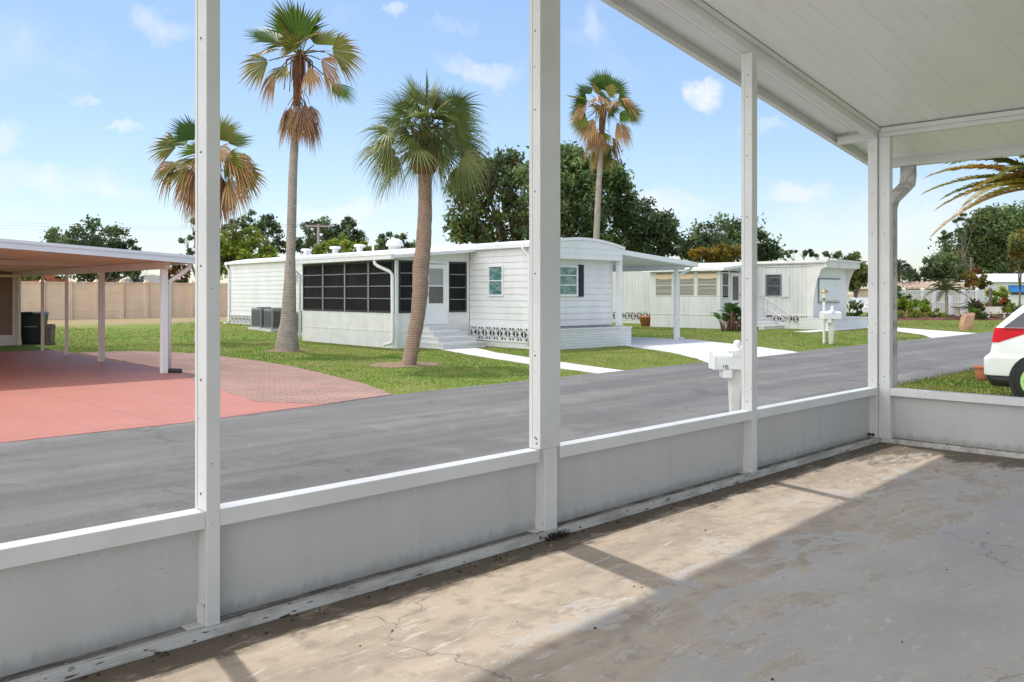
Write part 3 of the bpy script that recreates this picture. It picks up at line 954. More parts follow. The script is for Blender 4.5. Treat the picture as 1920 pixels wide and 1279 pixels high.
sk.build('footing', M['blockwall'], h1)
breeze(h1, (-.01, 3.1), (-.01, 0.0), .22, .66, .40, M['house_white'], M['dark_grille'])
breeze(h1, (-.01, L1), (-.01, 9.35), .26, .68, .46, M['blockwall'], M['dark_grille'])
# bowed roof with an eave that jumps forward over the street end
rf = MB()
n = 12
prof = []
for i in range(n + 1):
    t = i / n
    prof.append((-.16 + t * (W1 + .32), 3.30 + .24 * math.sin(math.pi * t) ** .9))
ye, yb = -.46, L1 + .15
v, f = [], []
for yv in (ye, yb):
    for x, z in prof:
        v.append((x, yv, z))
    for x, z in prof:
        v.append((x, yv, z - .09))
m = n + 1
for i in range(n):
    f.append((i, i + 1, 2 * m + i + 1, 2 * m + i)); f.append((m + i + 1, m + i, 3 * m + i, 3 * m + i + 1)); f.append((i + 1, i, m + i, m + i + 1)); f.append((2 * m + i, 2 * m + i + 1, 3 * m + i + 1, 3 * m + i))
f.append((0, 2 * m, 3 * m, m)); f.append((n, m + n, 3 * m + n, 2 * m + n))
rf.add(v, f)
roof1 = rf.build('roof', M['roof_white'], h1)
eb = MB()
# eyebrow band across the street end (outline follows the bow) plus its soffit
poly = [(-.03, ye + .02, 2.84), (W1 + .03, ye + .02, 2.84)] + [(min(max(x, -.03), W1 + .03), ye + .02, z - .095) for x, z in reversed(prof)]
eb.prism(poly, (0, .05, 0))
for zz in (3.02, 3.2):
    eb.box(-.032, ye + .008, zz - .006, W1 + .032, ye + .019, zz + .006)
eb.box(-.02, ye + .072, 2.84, W1 + .02, .0, 2.88); eb.box(-.03, ye + .071, 2.882, .01, -.001, 3.2); eb.box(W1 - .01, ye + .071, 2.882, W1 + .03, -.001, 3.2)
eb.build('end_fascia', M['siding'], h1)
gt = MB(); gt.box(-.19, -.3, 3.19, -.165, L1 + .2, 3.32); gt.box(-.165, -.3, 3.19, -.03, L1 + .2, 3.205)
gt.build('gutter', M['house_white'], h1)
ww = window(h1, (.78, -.022), (1.93, -.022), 1.66, 2.64, M['house_white'], M['teal_glass'], (.36, .68), .055, .05)
sh = MB(); sh.box(1.97, -.055, 1.64, 2.21, -.015, 2.68)
for i in range(22):
    z = 1.70 + i * .0425
    sh.hexa([(2.0, -.075, z), (2.18, -.075, z), (2.18, -.056, z), (2.0, -.056, z)], [(2.0, -.062, z + .035), (2.18, -.062, z + .035), (2.18, -.056, z + .035), (2.0, -.056, z + .035)])
sh.build('shutter', M['shutter'], h1)
sh = MB(); sh.box(.50, -.055, 1.64, .74, -.015, 2.68); sh.build('shutter', M['shutter'], h1)
window(h1, (-.022, 2.12), (-.022, 1.38), 1.66, 2.66, M['house_white'], M['teal_glass'], (.5,), .05, .05)
window(h1, (-.022, 15.6), (-.022, 15.0), 2.25, 2.6, M['house_white'], M['grey_metal'], (.25, .5, .75), .03, .04, 'louvre_vent')
dsx = MB(); dspout(dsx, [(-.17, .30, 3.2), (-.17, .30, 3.12), (-.08, .12, 2.95), (-.08, .12, .8), (-.08, .12, .1)], .04).build('downspout', M['house_white'], h1, True)
dsx = MB(); dspout(dsx, [(-.17, L1 + .05, 3.2), (-.17, L1 + .05, 3.1), (-.09, L1 - .1, 2.9), (-.09, L1 - .1, .3), (-.35, L1 - .1, .22)], .05).build('downspout', M['house_white'], h1, True)
# roof vents: three caps, a stack and a dome
for yv, xv in ((17.6, 1.6), (14.9, 1.6), (12.8, 1.6)):
    vt = MB(); zb = 3.48
    vt.lathe([(.13, zb), (.13, zb + .26), (.25, zb + .27), (.26, zb + .34), (.22, zb + .38)], 12, (xv, yv, 0)); vt.build('roof_vent', M['roof_white'], roof1)
vt = MB().lathe([(.05, 3.45), (.05, 4.0), (.045, 4.01)], 10, (1.7, 11.9, 0)); vt.build('vent_stack', M['roof_white'], roof1)
vt = MB().lathe([(.26, 3.45), (.26, 3.68), (.36, 3.68), (.37, 3.76), (.30, 3.90), (.16, 3.98), (.02, 4.0)], 16, (1.6, 10.1, 0)); vt.build('roof_vent', M['roof_white'], roof1, True)

# screened sunroom on the side
SX, Y0, Y1 = -2.98, 3.14, 9.32
rm = MB()
rm.box(SX, Y0, -.4, -.045, Y1, 1.12)
rm.box(SX - .012, Y0 - .012, .52, -.05, Y1 + .012, .555)
rm.box(SX, Y0, 2.80, SX + .06, Y1, 2.90)
rm.add([(SX, Y0, 2.80), (-.045, Y0, 2.80), (-.045, Y0, 3.16), (SX, Y0, 2.86)], [(0, 1, 2, 3)])
rm.box(SX, Y1 - .06, 1.125, -.05, Y1, 2.85)
for yy in (Y0, ):
    rm.box(SX - .015, Y0 - .015, 1.121, SX + .075, Y0 + .075, 2.80)
rm.box(-.16, Y0 - .003, 1.121, -.046, Y0 + .06, 2.80)
rm.box(-2.08, Y0 - .003, 1.121, -1.97, Y0 + .06, 2.80)
rm.build('sunroom_wall', M['blockwall'], h1)
nw = 4; yy0, yy1 = Y0 + .10, Y1 - .08
for i in range(nw):
    a = yy0 + (yy1 - yy0) * i / nw; b = yy0 + (yy1 - yy0) * (i + 1) / nw
    window(h1, (SX, b - .02), (SX, a + .02), 1.13, 2.80, M['dark_frame'], M['screen'], (.27, .51, .76), .06, .03, 'sunroom_window', bar_mat=M['alu'], pane='screen')
ml = MB()
for i in range(1, nw):
    a = yy0 + (yy1 - yy0) * i / nw
    ml.box(SX - .035, a - .018, 1.13, SX + .02, a + .018, 2.80)
ml.build('mullion', M['mullion_gray'], h1)
window(h1, (SX + .09, Y0), (-2.10, Y0), 1.13, 2.79, M['dark_frame'], M['screen'], (.27, .51, .76), .055, .03, 'sunroom_window', bar_mat=M['alu'], pane='screen')
window(h1, (-.93, Y0), (-.17, Y0), 1.13, 2.79, M['dark_frame'], M['screen'], (.25, .49, .75), .055, .03, 'sunroom_window', bar_mat=M['alu'], pane='screen')
# storm door
dr = MB()
dr.box(-1.96, Y0 - .05, .72, -1.86, Y0 + .02, 2.80); dr.box(-1.04, Y0 - .05, .72, -.94, Y0 + .02, 2.80); dr.box(-1.859, Y0 - .05, 2.72, -1.041, Y0 + .02, 2.80)
dr.box(-1.855, Y0 - .04, .74, -1.045, Y0 + .02, 1.42); dr.box(-1.855, Y0 - .04, 1.421, -1.74, Y0 + .02, 2.70); dr.box(-1.15, Y0 - .04, 1.421, -1.045, Y0 + .02, 2.70)
dr.box(-1.739, Y0 - .04, 2.56, -1.151, Y0 + .02, 2.70)
door1 = dr.build('door', M['house_white'], h1)
MB().box(-1.738, Y0 - .02, 1.425, -1.152, Y0 + .015, 1.97).build('pane', M['gray_screen'], door1)
lab(MB().box(-1.738, Y0 - .02, 2.015, -1.152, Y0 + .015, 2.556).build('pane', surf('curtain_glass', (.34, .35, .34), (.27, .28, .27), 6, .2, stretch=(6, 1, .3)), door1), 'upper pane with a pale curtain')
MB().box(-1.738, Y0 - .038, 1.972, -1.152, Y0 + .01, 2.013).build('glazing_bars', M['house_white'], door1)
MB().tube([(-1.80, Y0 - .04, 1.66), (-1.80, Y0 - .09, 1.66), (-1.80, Y0 - .09, 1.80), (-1.80, Y0 - .04, 1.80)], .012, 6).build('handle', M['alu'], door1)
# its lean-to roof, gutter and spouts
sr = MB()
sr.hexa([(SX - .34, Y0 - .38, 2.84), (.0, Y0 - .38, 3.14), (.0, Y1 + .3, 3.14), (SX - .34, Y1 + .3, 2.84)], [(SX - .34, Y0 - .38, 2.95), (.0, Y0 - .38, 3.235), (.0, Y1 + .3, 3.235), (SX - .34, Y1 + .3, 2.95)])
sr.build('sunroom_roof', M['roof_white'], h1)
sg = MB(); sg.box(SX - .46, Y0 - .40, 2.81, SX - .345, Y1 + .33, 2.825); sg.box(SX - .47, Y0 - .40, 2.81, SX - .455, Y1 + .33, 2.965); sg.box(SX - .47, Y0 - .42, 2.81, SX - .345, Y0 - .401, 2.965)
sg.box(SX - .495, Y0 - .40, 2.94, SX - .471, Y1 + .33, 2.967)
sg.build('gutter', M['house_white'], h1)
d_ = MB(); dspout(d_, [(SX - .40, Y0 + .62, 2.82), (SX - .40, Y0 + .62, 2.70), (SX - .36, Y0 + .52, 2.62), (SX - .12, Y0 + .18, 2.44), (SX - .08, Y0 + .10, 2.34), (SX - .08, Y0 + .09, .28), (SX - .10, Y0 + .12, .18), (SX - .32, Y0 + .24, .12)], .055).build('downspout', M['house_white'], h1, True)
d_ = MB(); dspout(d_, [(SX - .40, Y1 + .2, 2.82), (SX - .40, Y1 + .2, 2.7), (SX - .1, Y1 + .05, 2.45), (SX - .07, Y1 + .05, 2.35), (SX - .07, Y1 + .05, .1)], .05).build('downspout', M['house_white'], h1, True)
# brick-edged steps to the door
st = MB()
for i in range(4):
    h = .70 - i * .17
    e = .10 + .13 * i
    st.box(-1.98 - e * .3, Y0 - .42 - .30 * i, -.25, -.92 + e, Y0 - .016 - (.0 if i == 0 else .001 * i), h - .05)
    st.box(-2.0 - e * .3, Y0 - .45 - .30 * i, h - .049, -.90 + e, Y0 - .018 - .001 * i, h)
st.build('steps', M['painted_brick'], h1)
# brick planter and the carport on the far side
pl = MB()
pl.box(.1, -.62, -.2, W1 + .28, -.50, .58); pl.box(.1, -.499, -.2, .22, -.04, .58); pl.box(W1 + .16, -.499, -.2, W1 + .28, .3, .58)
pl.box(.08, -.64, .581, W1 + .30, -.48, .64); pl.box(.08, -.479, .581, .24, -.04, .64); pl.box(W1 + .14, -.479, .581, W1 + .30, .3, .64)
planter1 = pl.build('planter', M['painted_brick'], h1)
MB().box(.221, -.498, -.2, W1 + .158, -.04, .52).build('soil', M['mulch'], planter1)
cp = MB()
CX0, CX1, CY0, CY1 = W1 + .05, 8.35, .02, 8.4
cp.hexa([(CX0, CY0, 3.16), (CX1, CY0, 2.78), (CX1, CY1, 2.78), (CX0, CY1, 3.16)], [(CX0, CY0, 3.26), (CX1, CY0, 2.88), (CX1, CY1, 2.88), (CX0, CY1, 3.26)])
carp = cp.build('carport_roof', M['house_white'], h1)
cf = MB(); cf.hexa([(CX0, CY0 - .03, 3.11), (CX1 + .03, CY0 - .03, 2.73), (CX1 + .03, CY0 - .002, 2.73), (CX0, CY0 - .002, 3.11)], [(CX0, CY0 - .03, 3.28), (CX1 + .03, CY0 - .03, 2.90), (CX1 + .03, CY0 - .002, 2.90), (CX0, CY0 - .002, 3.28)])
cf.box(CX1 + .002, CY0, 2.73, CX1 + .10, CY1, 2.90)
cf.build('fascia', M['house_white'], carp)
cb = MB(); cb.box(7.92, CY0 + .3, 2.62, 8.02, CY1 - .3, 2.81); cb.build('carport_beam', M['house_white'], h1)
for yv in (.62, 4.2, 7.8):
    MB().box(7.90, yv, -.1, 8.04, yv + .14, 2.62).build('carport_post', M['house_white'], h1, bevel=.006)
MB().box(W1 + .04, -.30, .642, W1 + .20, -.14, 3.12).build('carport_post', M['house_white'], h1, bevel=.006)
dspout(MB(), [(8.40, .3, 2.74), (8.38, .35, 2.64), (8.12, .66, 2.46), (8.10, .68, 2.38), (8.10, .68, .08), (8.3, .6, .03)], .05).build('downspout', M['house_white'], h1, True)

# ------------------------------------------------------------------ second, weathered trailer
h2 = thing('mobile_home', 'weathered cream mobile home with ribbed walls and a front leaning out under its roof', 'house', (40.30, 19.66, G), 0)
W2, L2 = 3.66, 17.0
wl = MB()
wl.ribbed((0, L2), (0, 0), .72, 3.28, .22, .016)
wl.box(.018, .02, .71, W2, L2, 3.27)
wl.box(.13, .13, -.2, W2 - .1, L2 - .1, .709)
wl.build('wall', M['dirty_siding'], h2)
ft = MB(); ft.box(-.03, .0, -.3, .0, 3.38, .30); ft.box(-.03, .0, .66, .0, 3.38, .715); ft.box(-.02, 7.56, -.3, .01, L2, .2)
ft.build('footing', M['blockwall'], h2)
breeze(h2, (-.01, 2.1), (-.01, .35), .30, .66, .36, M['dirty_white'], M['dark_grille'])
breeze(h2, (-.01, L2), (-.01, 7.6), .22, .68, .42, M['blockwall'], M['dark_grille'])
# leaning cheeks and overhanging crown of the street end
ck = MB()
prof2 = [(.0, .30), (.0, .70), (-.02, 1.2), (-.08, 1.8), (-.20, 2.4), (-.42, 2.92), (-.62, 3.0), (-.62, 3.30), (.3, 3.30), (.3, .30)]
for xa in (-.012, W2 - .05):
    MB().prism([(xa, yv, z) for yv, z in prof2], (.06, 0, 0)).build('end_cheek', M['dirty_white'], h2)
MB().box(.05, -.012, .3, W2 - .052, .019, 3.0).build('end_wall', M['house_white'], h2)
cr = MB()
cr.box(-.05, -.70, 3.0, W2 + .05, -.62, 3.30); cr.box(.05, -.619, 2.97, W2 - .055, -.013, 3.01)
cr.box(-.055, -.72, 3.14, W2 + .055, -.70, 3.17)
cr.build('end_fascia', M['dirty_white'], h2)
rf = MB()
prof = [(-.10 + (W2 + .2) * i / 10, 3.36 + .03 * math.sin(math.pi * i / 10)) for i in range(11)]
v, f = [], []
for yv in (-.76, L2 + .1):
    v += [(x, yv, z) for x, z in prof] + [(x, yv, z - .085) for x, z in prof]
for i in range(10):
    f += [(i, i + 1, 22 + i + 1, 22 + i), (11 + i + 1, 11 + i, 33 + i, 33 + i + 1), (i + 1, i, 11 + i, 11 + i + 1), (22 + i, 22 + i + 1, 33 + i + 1, 33 + i)]
f += [(0, 22, 33, 11), (10, 21, 43, 32)]
rf.add(v, f)
rf.build('roof', M['dirty_white'], h2)
rc = MB(); rc.tube([(-.10, -.7, 3.25), (-.10, L2, 3.25)], .06, 8); rc.tube([(-.03, -.02, 3.08), (-.03, 2.6, 3.08)], .03, 6); rc.build('roof_coping', M['dirty_white'], h2, True)
# padded cover over the street window
bd = MB(); bd.box(.55, -.10, 1.36, 2.75, -.013, 2.44)
cov = bd.build('window_cover', M['house_white'], h2, bevel=.05)
fr = MB(); fr.box(.46, -.09, 2.44, 2.82, -.013, 2.50); fr.box(.46, -.07, 1.30, .54, -.013, 2.439); fr.box(.46, -.07, 1.27, 2.78, -.013, 1.299)
fr.build('cover_trim', M['grey_metal'], h2)
w2 = window(h2, (-.01, 2.48), (-.01, 1.66), 1.62, 2.70, M['grey_metal'], M['dark_glass'], (.47, .86), .045, .05)
for a, b in ((1.62, 1.22), (2.92, 2.52)):
    MB().box(-.05, b, 1.60, -.004, a, 2.66).build('shutter', M['dirty_siding'], h2)
MB().box(-.075, 1.18, 1.575, -.004, 1.64, 1.60).build('shutter_sill', M['dirty_white'], h2)
pl = MB(); pl.box(-.25, -.98, -.2, W2 + .30, -.86, .50); pl.box(-.25, -.859, -.2, -.13, .6, .50); pl.box(W2 + .18, -.859, -.2, W2 + .30, .3, .50)
pl.box(-.27, -1.0, .501, W2 + .32, -.84, .56); pl.box(-.27, -.839, .501, -.11, .6, .56); pl.box(W2 + .16, -.839, .501, W2 + .32, .3, .56)
planter2 = pl.build('planter', M['painted_brick'], h2)
MB().box(-.129, -.858, -.2, W2 + .178, -.02, .44).build('soil', M['mulch'], planter2)
sx, y0_, y1_ = -2.84, 3.39, 7.56
rm = MB(); rm.box(sx, y0_, -.4, -.02, y1_, 1.60); rm.box(sx - .02, y0_ - .02, .66, -.03, y1_ + .02, .70); rm.box(sx, y0_, 2.86, sx + .05, y1_, 2.96)
rm.add([(sx, y0_, 2.86), (-.02, y0_, 2.86), (-.02, y0_, 3.2), (sx, y0_, 2.9)], [(0, 1, 2, 3)])
rm.box(sx, y1_ - .3, 1.601, -.03, y1_, 2.859)
for yy in (y0_, 4.72, 6.05):
    rm.box(sx - .012, yy, 1.601, sx + .09, yy + (.13 if yy > 4 else .16), 2.859)
for xx in (-2.05, -1.0, -.12):
    rm.box(xx, y0_ - .008, .3, xx + .1, y0_ + .05, 2.859)
rm.build('sunroom_wall', M['dirty_siding'], h2)
glass_tan = surf('blind_glass', (.22, .215, .18), (.33, .32, .27), 1.0, .25, stretch=(.4, .4, 16), lo=.4, hi=.6)
for a, b in ((3.56, 4.70), (4.86, 6.03), (6.19, 7.24)):
    ow = window(h2, (sx, b), (sx, a), 1.61, 2.85, M['dirty_white'], glass_tan, (.45,), .03, .02, 'sunroom_window')
    vl = MB()
    for k in range(8):
        t0, t1 = a + (b - a) * k / 8, a + (b - a) * (k + 1) / 8
        dz = .05 * math.sin(math.pi * (k + .5) / 8)
        vl.box(sx - .004 - .002 * (k % 2), t0, 2.52 - dz, sx + .002, t1, 2.72)
    vl.build('valance', M['beige'], ow)
window(h2, (sx + .12, y0_), (-2.06, y0_), 1.5, 2.78, M['house_white'], M['gray_screen'], (.5,), .04, .03, 'sunroom_window')
dr = MB().box(-1.92, y0_ - .03, .72, -1.02, y0_ + .02, 2.78); door2 = dr.build('door', M['dirty_white'], h2)
MB().box(-1.75, y0_ - .036, 1.4, -1.2, y0_ - .029, 2.6).build('pane', M['gray_screen'], door2)
MB().tube([(-1.12, y0_ - .03, 1.62), (-1.12, y0_ - .08, 1.62), (-1.12, y0_ - .08, 1.74), (-1.12, y0_ - .03, 1.74)], .012, 6).build('handle', M['alu'], door2)
sr = MB(); sr.hexa([(sx - .35, y0_ - .4, 2.86), (0, y0_ - .4, 3.2), (0, y1_ + .3, 3.2), (sx - .35, y1_ + .3, 2.86)], [(sx - .35, y0_ - .4, 3.0), (0, y0_ - .4, 3.33), (0, y1_ + .3, 3.33), (sx - .35, y1_ + .3, 3.0)])
sr.build('sunroom_roof', M['roof_white'], h2)
st = MB()
for i in range(4):
    h = .70 - i * .17
    st.box(-1.95, y0_ - .95 - .30 * i, -.2, -.06, y0_ - .03 - .001 * i, h - .06); st.box(-1.98, y0_ - .99 - .30 * i, h - .059, -.05, y0_ - .031 - .001 * i, h)
st.build('steps', M['blockwall'], h2)
rl = MB()
for xx in (-.14,):
    rl.tube([(xx, y0_ - .1, 1.55), (xx, y0_ - .95, 1.55), (xx, y0_ - 2.2, .78)], .022, 6); rl.tube([(xx, y0_ - .1, 1.05), (xx, y0_ - .95, 1.05), (xx, y0_ - 2.2, .35)], .016, 6)
    for yy, za, zb in ((y0_ - .12, .7, 1.55), (y0_ - .95, .7, 1.55), (y0_ - 2.15, -.1, .8)):
        rl.tube([(xx, yy, za), (xx, yy, zb)], .02, 6)
rl.build('handrail', M['house_white'], h2)

# ------------------------------------------------------------------ neighbour on the left: brown house with carport
RZ3 = -R(3.0)
h3 = thing('carport_house', 'brown sided house with a white edged open carport over a red floor', 'house', (8.12, 18.85, G), RZ3)
cr = MB()
xa, xb, ya, yb = -9.0, .42, -.45, 14.0


def z3(x):
    return 2.45 - .058 * x


cr.hexa([(xa, ya, z3(xa)), (xb, ya, z3(xb)), (xb, yb, z3(xb)), (xa, yb, z3(xa))], [(xa, ya, z3(xa) + .09), (xb, ya, z3(xb) + .09), (xb, yb, z3(xb) + .09), (xa, yb, z3(xa) + .09)])
for k in range(30):
    yy = ya + .3 + k * .46
    if yy < yb:
        cr.hexa([(xa, yy, z3(xa) - .018), (xb, yy, z3(xb) - .018), (xb, yy + .02, z3(xb) - .018), (xa, yy + .02, z3(xa) - .018)], [(xa, yy, z3(xa) + .002), (xb, yy, z3(xb) + .002), (xb, yy + .02, z3(xb) + .002), (xa, yy + .02, z3(xa) + .002)])
roof3 = cr.build('carport_roof', M['tan_ceiling'], h3)
fs = MB()
fs.hexa([(xa, ya - .05, z3(xa) - .03), (xb + .04, ya - .05, z3(xb) - .03), (xb + .04, ya - .002, z3(xb) - .03), (xa, ya - .002, z3(xa) - .03)], [(xa, ya - .05, z3(xa) + .14), (xb + .04, ya - .05, z3(xb) + .14), (xb + .04, ya - .002, z3(xb) + .14), (xa, ya - .002, z3(xa) + .14)])
fs.hexa([(xa, ya - .075, z3(xa) + .085), (xb + .06, ya - .075, z3(xb) + .085), (xb + .06, ya - .051, z3(xb) + .085), (xa, ya - .051, z3(xa) + .085)], [(xa, ya - .075, z3(xa) + .145), (xb + .06, ya - .075, z3(xb) + .145), (xb + .06, ya - .051, z3(xb) + .145), (xa, ya - .051, z3(xa) + .145)])
fs.box(xb + .002, ya - .04, z3(xb) - .03, xb + .12, yb, z3(xb) + .13)
fs.build('fascia', M['fascia_white'], roof3)
cbm = MB(); cbm.box(-.06, -.2, z3(0) - .17, .06, 13.2, z3(0) - .004); cbm.build('carport_beam', M['pink_paint'], h3)
cbm = MB(); cbm.box(-8.8, 4.3, z3(-4) - .14, -.065, 4.42, z3(0) - .02); cbm.build('carport_beam', M['pink_paint'], h3)
for k, yv in enumerate((.0, 4.25, 7.3, 9.8, 12.6)):
    wv = .13 if k < 2 else .08
    po = MB().box(-wv / 2, yv - wv / 2, 0, wv / 2, yv + wv / 2, z3(0) - .172).build('carport_post', M['vinyl'] if k == 0 else M['pink_paint'], h3, bevel=.006)
dspout(MB(), [(.48, -.2, z3(.4) - .02), (.48, -.2, z3(.4) - .10), (.40, -.12, 2.22), (.14, .0, 2.02), (.11, .01, 1.92), (.11, .01, .10)], .05).build('downspout', M['house_white'], h3, True)
MB().tube([(.11, .01, .09), (.12, .0, .05), (.22, -.12, .045), (.30, -.2, .05)], [.055, .06, .06, .05], 8).build('drain_elbow', M['car_dark'], h3)
wl = MB(); wl.lap((-9, 12.75), (-.16, 12.75), .42, 2.55, .16, .02); wl.box(-9, 12.77, .0, -.16, 18.0, 2.6)
wl.build('wall', M['tan_siding'], h3)
tr = MB(); tr.box(-.17, 12.70, .0, -.02, 12.9, 2.45); tr.box(-9, 12.70, .0, -.171, 12.76, .40); tr.build('corner_trim', M['pink_paint'], h3)
upr = MB()
for k in range(3):
    upr.box(-3.2 - k * 1.2, 12.0, 2.26, -3.1 - k * 1.2, 12.06, z3(-3.1) - .01)
upr.box(-9, 12.0, 2.26, -.07, 12.06, 2.34); upr.build('attic_batten', M['beige'], h3)

# ------------------------------------------------------------------ boundary wall
y = 54.0
fw_ = thing('boundary_wall', 'long beige precast concrete wall with capped pillars behind the left lawn', 'wall', (24, y, ground(24, y)))
pan, cap = MB(), MB()
k = 0
x = -24.0
while x < 22:
    pan2 = None
    for j in range(4):
        pan.hexa([(x + .20, -.05, -.1 + j * .55), (x + 1.47, -.05, -.1 + j * .55), (x + 1.47, .05, -.1 + j * .55), (x + .20, .05, -.1 + j * .55)],
                 [(x + .20, -.035, .44 + j * .55), (x + 1.47, -.035, .44 + j * .55), (x + 1.47, .035, .44 + j * .55), (x + .20, .035, .44 + j * .55)])
    cap.box(x + .2, -.08, 2.101, x + 1.47, .08, 2.17)
    x += 1.47
pan.build('wall_panel', M['beige'], fw_); cap.build('coping', M['beige'], fw_)
x = -24.0
while x < 23:
    pp = MB(); pp.box(x, -.13, -.2, x + .199, .13, 2.17); pp.hexa([(x - .04, -.17, 2.171), (x + .24, -.17, 2.171), (x + .24, .17, 2.171), (x - .04, .17, 2.171)], [(x + .05, -.07, 2.33), (x + .15, -.07, 2.33), (x + .15, .07, 2.33), (x + .05, .07, 2.33)])
    pp.build('pillar', M['beige'], fw_)
    x += 1.47
# roofs seen over that wall
for px, d, wpx, ztop, mat, lb, nm in ((283, 78, 8.0, 2.75, M['roof_white'], 'white gabled roof peeking over the beige wall beside the carport post', 'white_house'), (85, 75, 3.4, 2.95, M['roof_red'], 'small red roofed house peeking over the wall at the far left', 'red_roof_house')):
    c = P(px, d)
    t = thing(nm, lb, 'house', (c.x, c.y, ground(c.x, c.y)), -R(20))
    zt = ztop - G; hw = wpx / 2
    MB().box(-hw, -2, 0, hw, 2, zt - .7).build('wall', M['vinyl'], t)
    MB().prism([(-hw - .4, -2.4, zt - .72), (hw + .4, -2.4, zt - .72), (0, -2.4, zt + .15)], (0, 4.8, 0)).build('roof', mat, t)

# ------------------------------------------------------------------ two condenser units beside the white home
def ac_unit(label, loc, rz, s=1.0):
    t = thing('air_conditioner', label, 'air conditioner', loc, rz, 'air conditioners beside the white mobile home')
    MB().box(-.5, -.5, -.12, .5, .5, .06).build('pad', M['concrete'], t)
    b = MB().box(-.40, -.40, .061, .40, .40, .90).build('casing', M['grey_metal'], t, bevel=.02)
    gr = MB()
    for k in range(22):
        z = .14 + k * .031
        gr.box(-.412, -.34, z, -.402, .34, z + .012); gr.box(-.34, -.412, z, .34, -.402, z + .012)
    gr.build('louvres', M['dark_grille'], t)
    g = MB().lathe([(.30, .901), (.30, .93), (.27, .935)], 20); g.build('fan_guard', M['dark_grille'], t)
    return t


def h1w(a, b):
    """point beside the white home: a along its street end, b away from the street"""
    c, s = math.cos(RZ1), math.sin(RZ1)
    return Vector((19.70 + a * c - b * s, 18.77 + a * s + b * c))


q = h1w(-1.15, 16.3); ac_unit('grey air conditioner farthest from the sunroom, left of the tall palm trunk', (q.x, q.y, ground(q.x, q.y) + .05), RZ1 + .1)
q = h1w(-1.15, 15.1); ac_unit('grey air conditioner partly hidden right behind the tall palm trunk', (q.x, q.y, ground(q.x, q.y) + .05), RZ1)
q = h1w(-1.2, 12.3); ac_unit('grey air conditioner closest to the sunroom downspout', (q.x, q.y, ground(q.x, q.y) + .05), RZ1)

# ------------------------------------------------------------------ wheelie bin and the crate beside it
c = P(63, 29.3); t = thing('wheelie_bin', 'dark green wheeled rubbish bin at the back of the carport', 'bin', (c.x, c.y, G + .012), R(-30))
MB().hexa([(-.28, -.32, .06), (.28, -.32, .06), (.28, .30, .06), (-.28, .30, .06)], [(-.37, -.40, 1.03), (.37, -.40, 1.03), (.37, .40, 1.03), (-.37, .40, 1.03)]).build('bin_body', M['bin'], t, bevel=.03)
MB().hexa([(-.40, -.45, 1.031), (.40, -.45, 1.031), (.40, .43, 1.031), (-.40, .43, 1.031)], [(-.34, -.38, 1.12), (.34, -.38, 1.12), (.34, .38, 1.12), (-.34, .38, 1.12)]).build('lid', M['bin'], t, bevel=.02)
MB().tube([(-.30, .43, 1.02), (-.30, .52, 1.0), (.30, .52, 1.0), (.30, .43, 1.02)], .018, 6).build('handle', M['bin'], t)
for xx in (-.33, .27):
    MB().lathe([(.13, 0), (.13, .06)], 14, (xx, .32, .13), 'x').build('wheel', M['tyre'], t)
MB().box(-.2, -.372, .62, .2, -.356, .65).build('grip_bar', M['alu'], t)
c = P(92, 29.0); t = thing('storage_crate', 'slim brown slatted crate standing beside the dark bin', 'crate', (c.x, c.y, G + .012), R(-40))
b = MB()
for k in range(6):
    b.box(-.14 + .048 * k, -.15, .02, -.11 + .048 * k, .15, .72)
b.box(-.15, -.152, .05, .16, .152, .10); b.box(-.15, -.152, .6, .16, .152, .66)
b.build('crate_body', M['brown_plastic'], t)

# ------------------------------------------------------------------ mailboxes
def digits(txt, size, parent, loc, rot, mat):
    seg = {'0': 'abcdef', '1': 'bc', '2': 'abged', '3': 'abgcd', '4': 'fgbc', '5': 'afgcd', '6': 'afgedc', '7': 'abc', '8': 'abcdefg', '9': 'abcdfg'}
    ln = {'a': ((0, 2), (1, 2)), 'b': ((1, 1), (1, 2)), 'c': ((1, 0), (1, 1)), 'd': ((0, 0), (1, 0)), 'e': ((0, 0), (0, 1)), 'f': ((0, 1), (0, 2)), 'g': ((0, 1), (1, 1))}
    mb = MB()
    for i, ch in enumerate(txt):
        for s_ in seg[ch]:
            (ax_, az_), (bx_, bz_) = ln[s_]
            mb.bar(((i * 1.6 + ax_) * size, 0, az_ * size), ((i * 1.6 + bx_) * size, 0, bz_ * size), size * .36, .003, (0, 1, 0))
    o = mb.build('house_number', mat, parent); o.location = loc; o.rotation_euler = rot
    return o


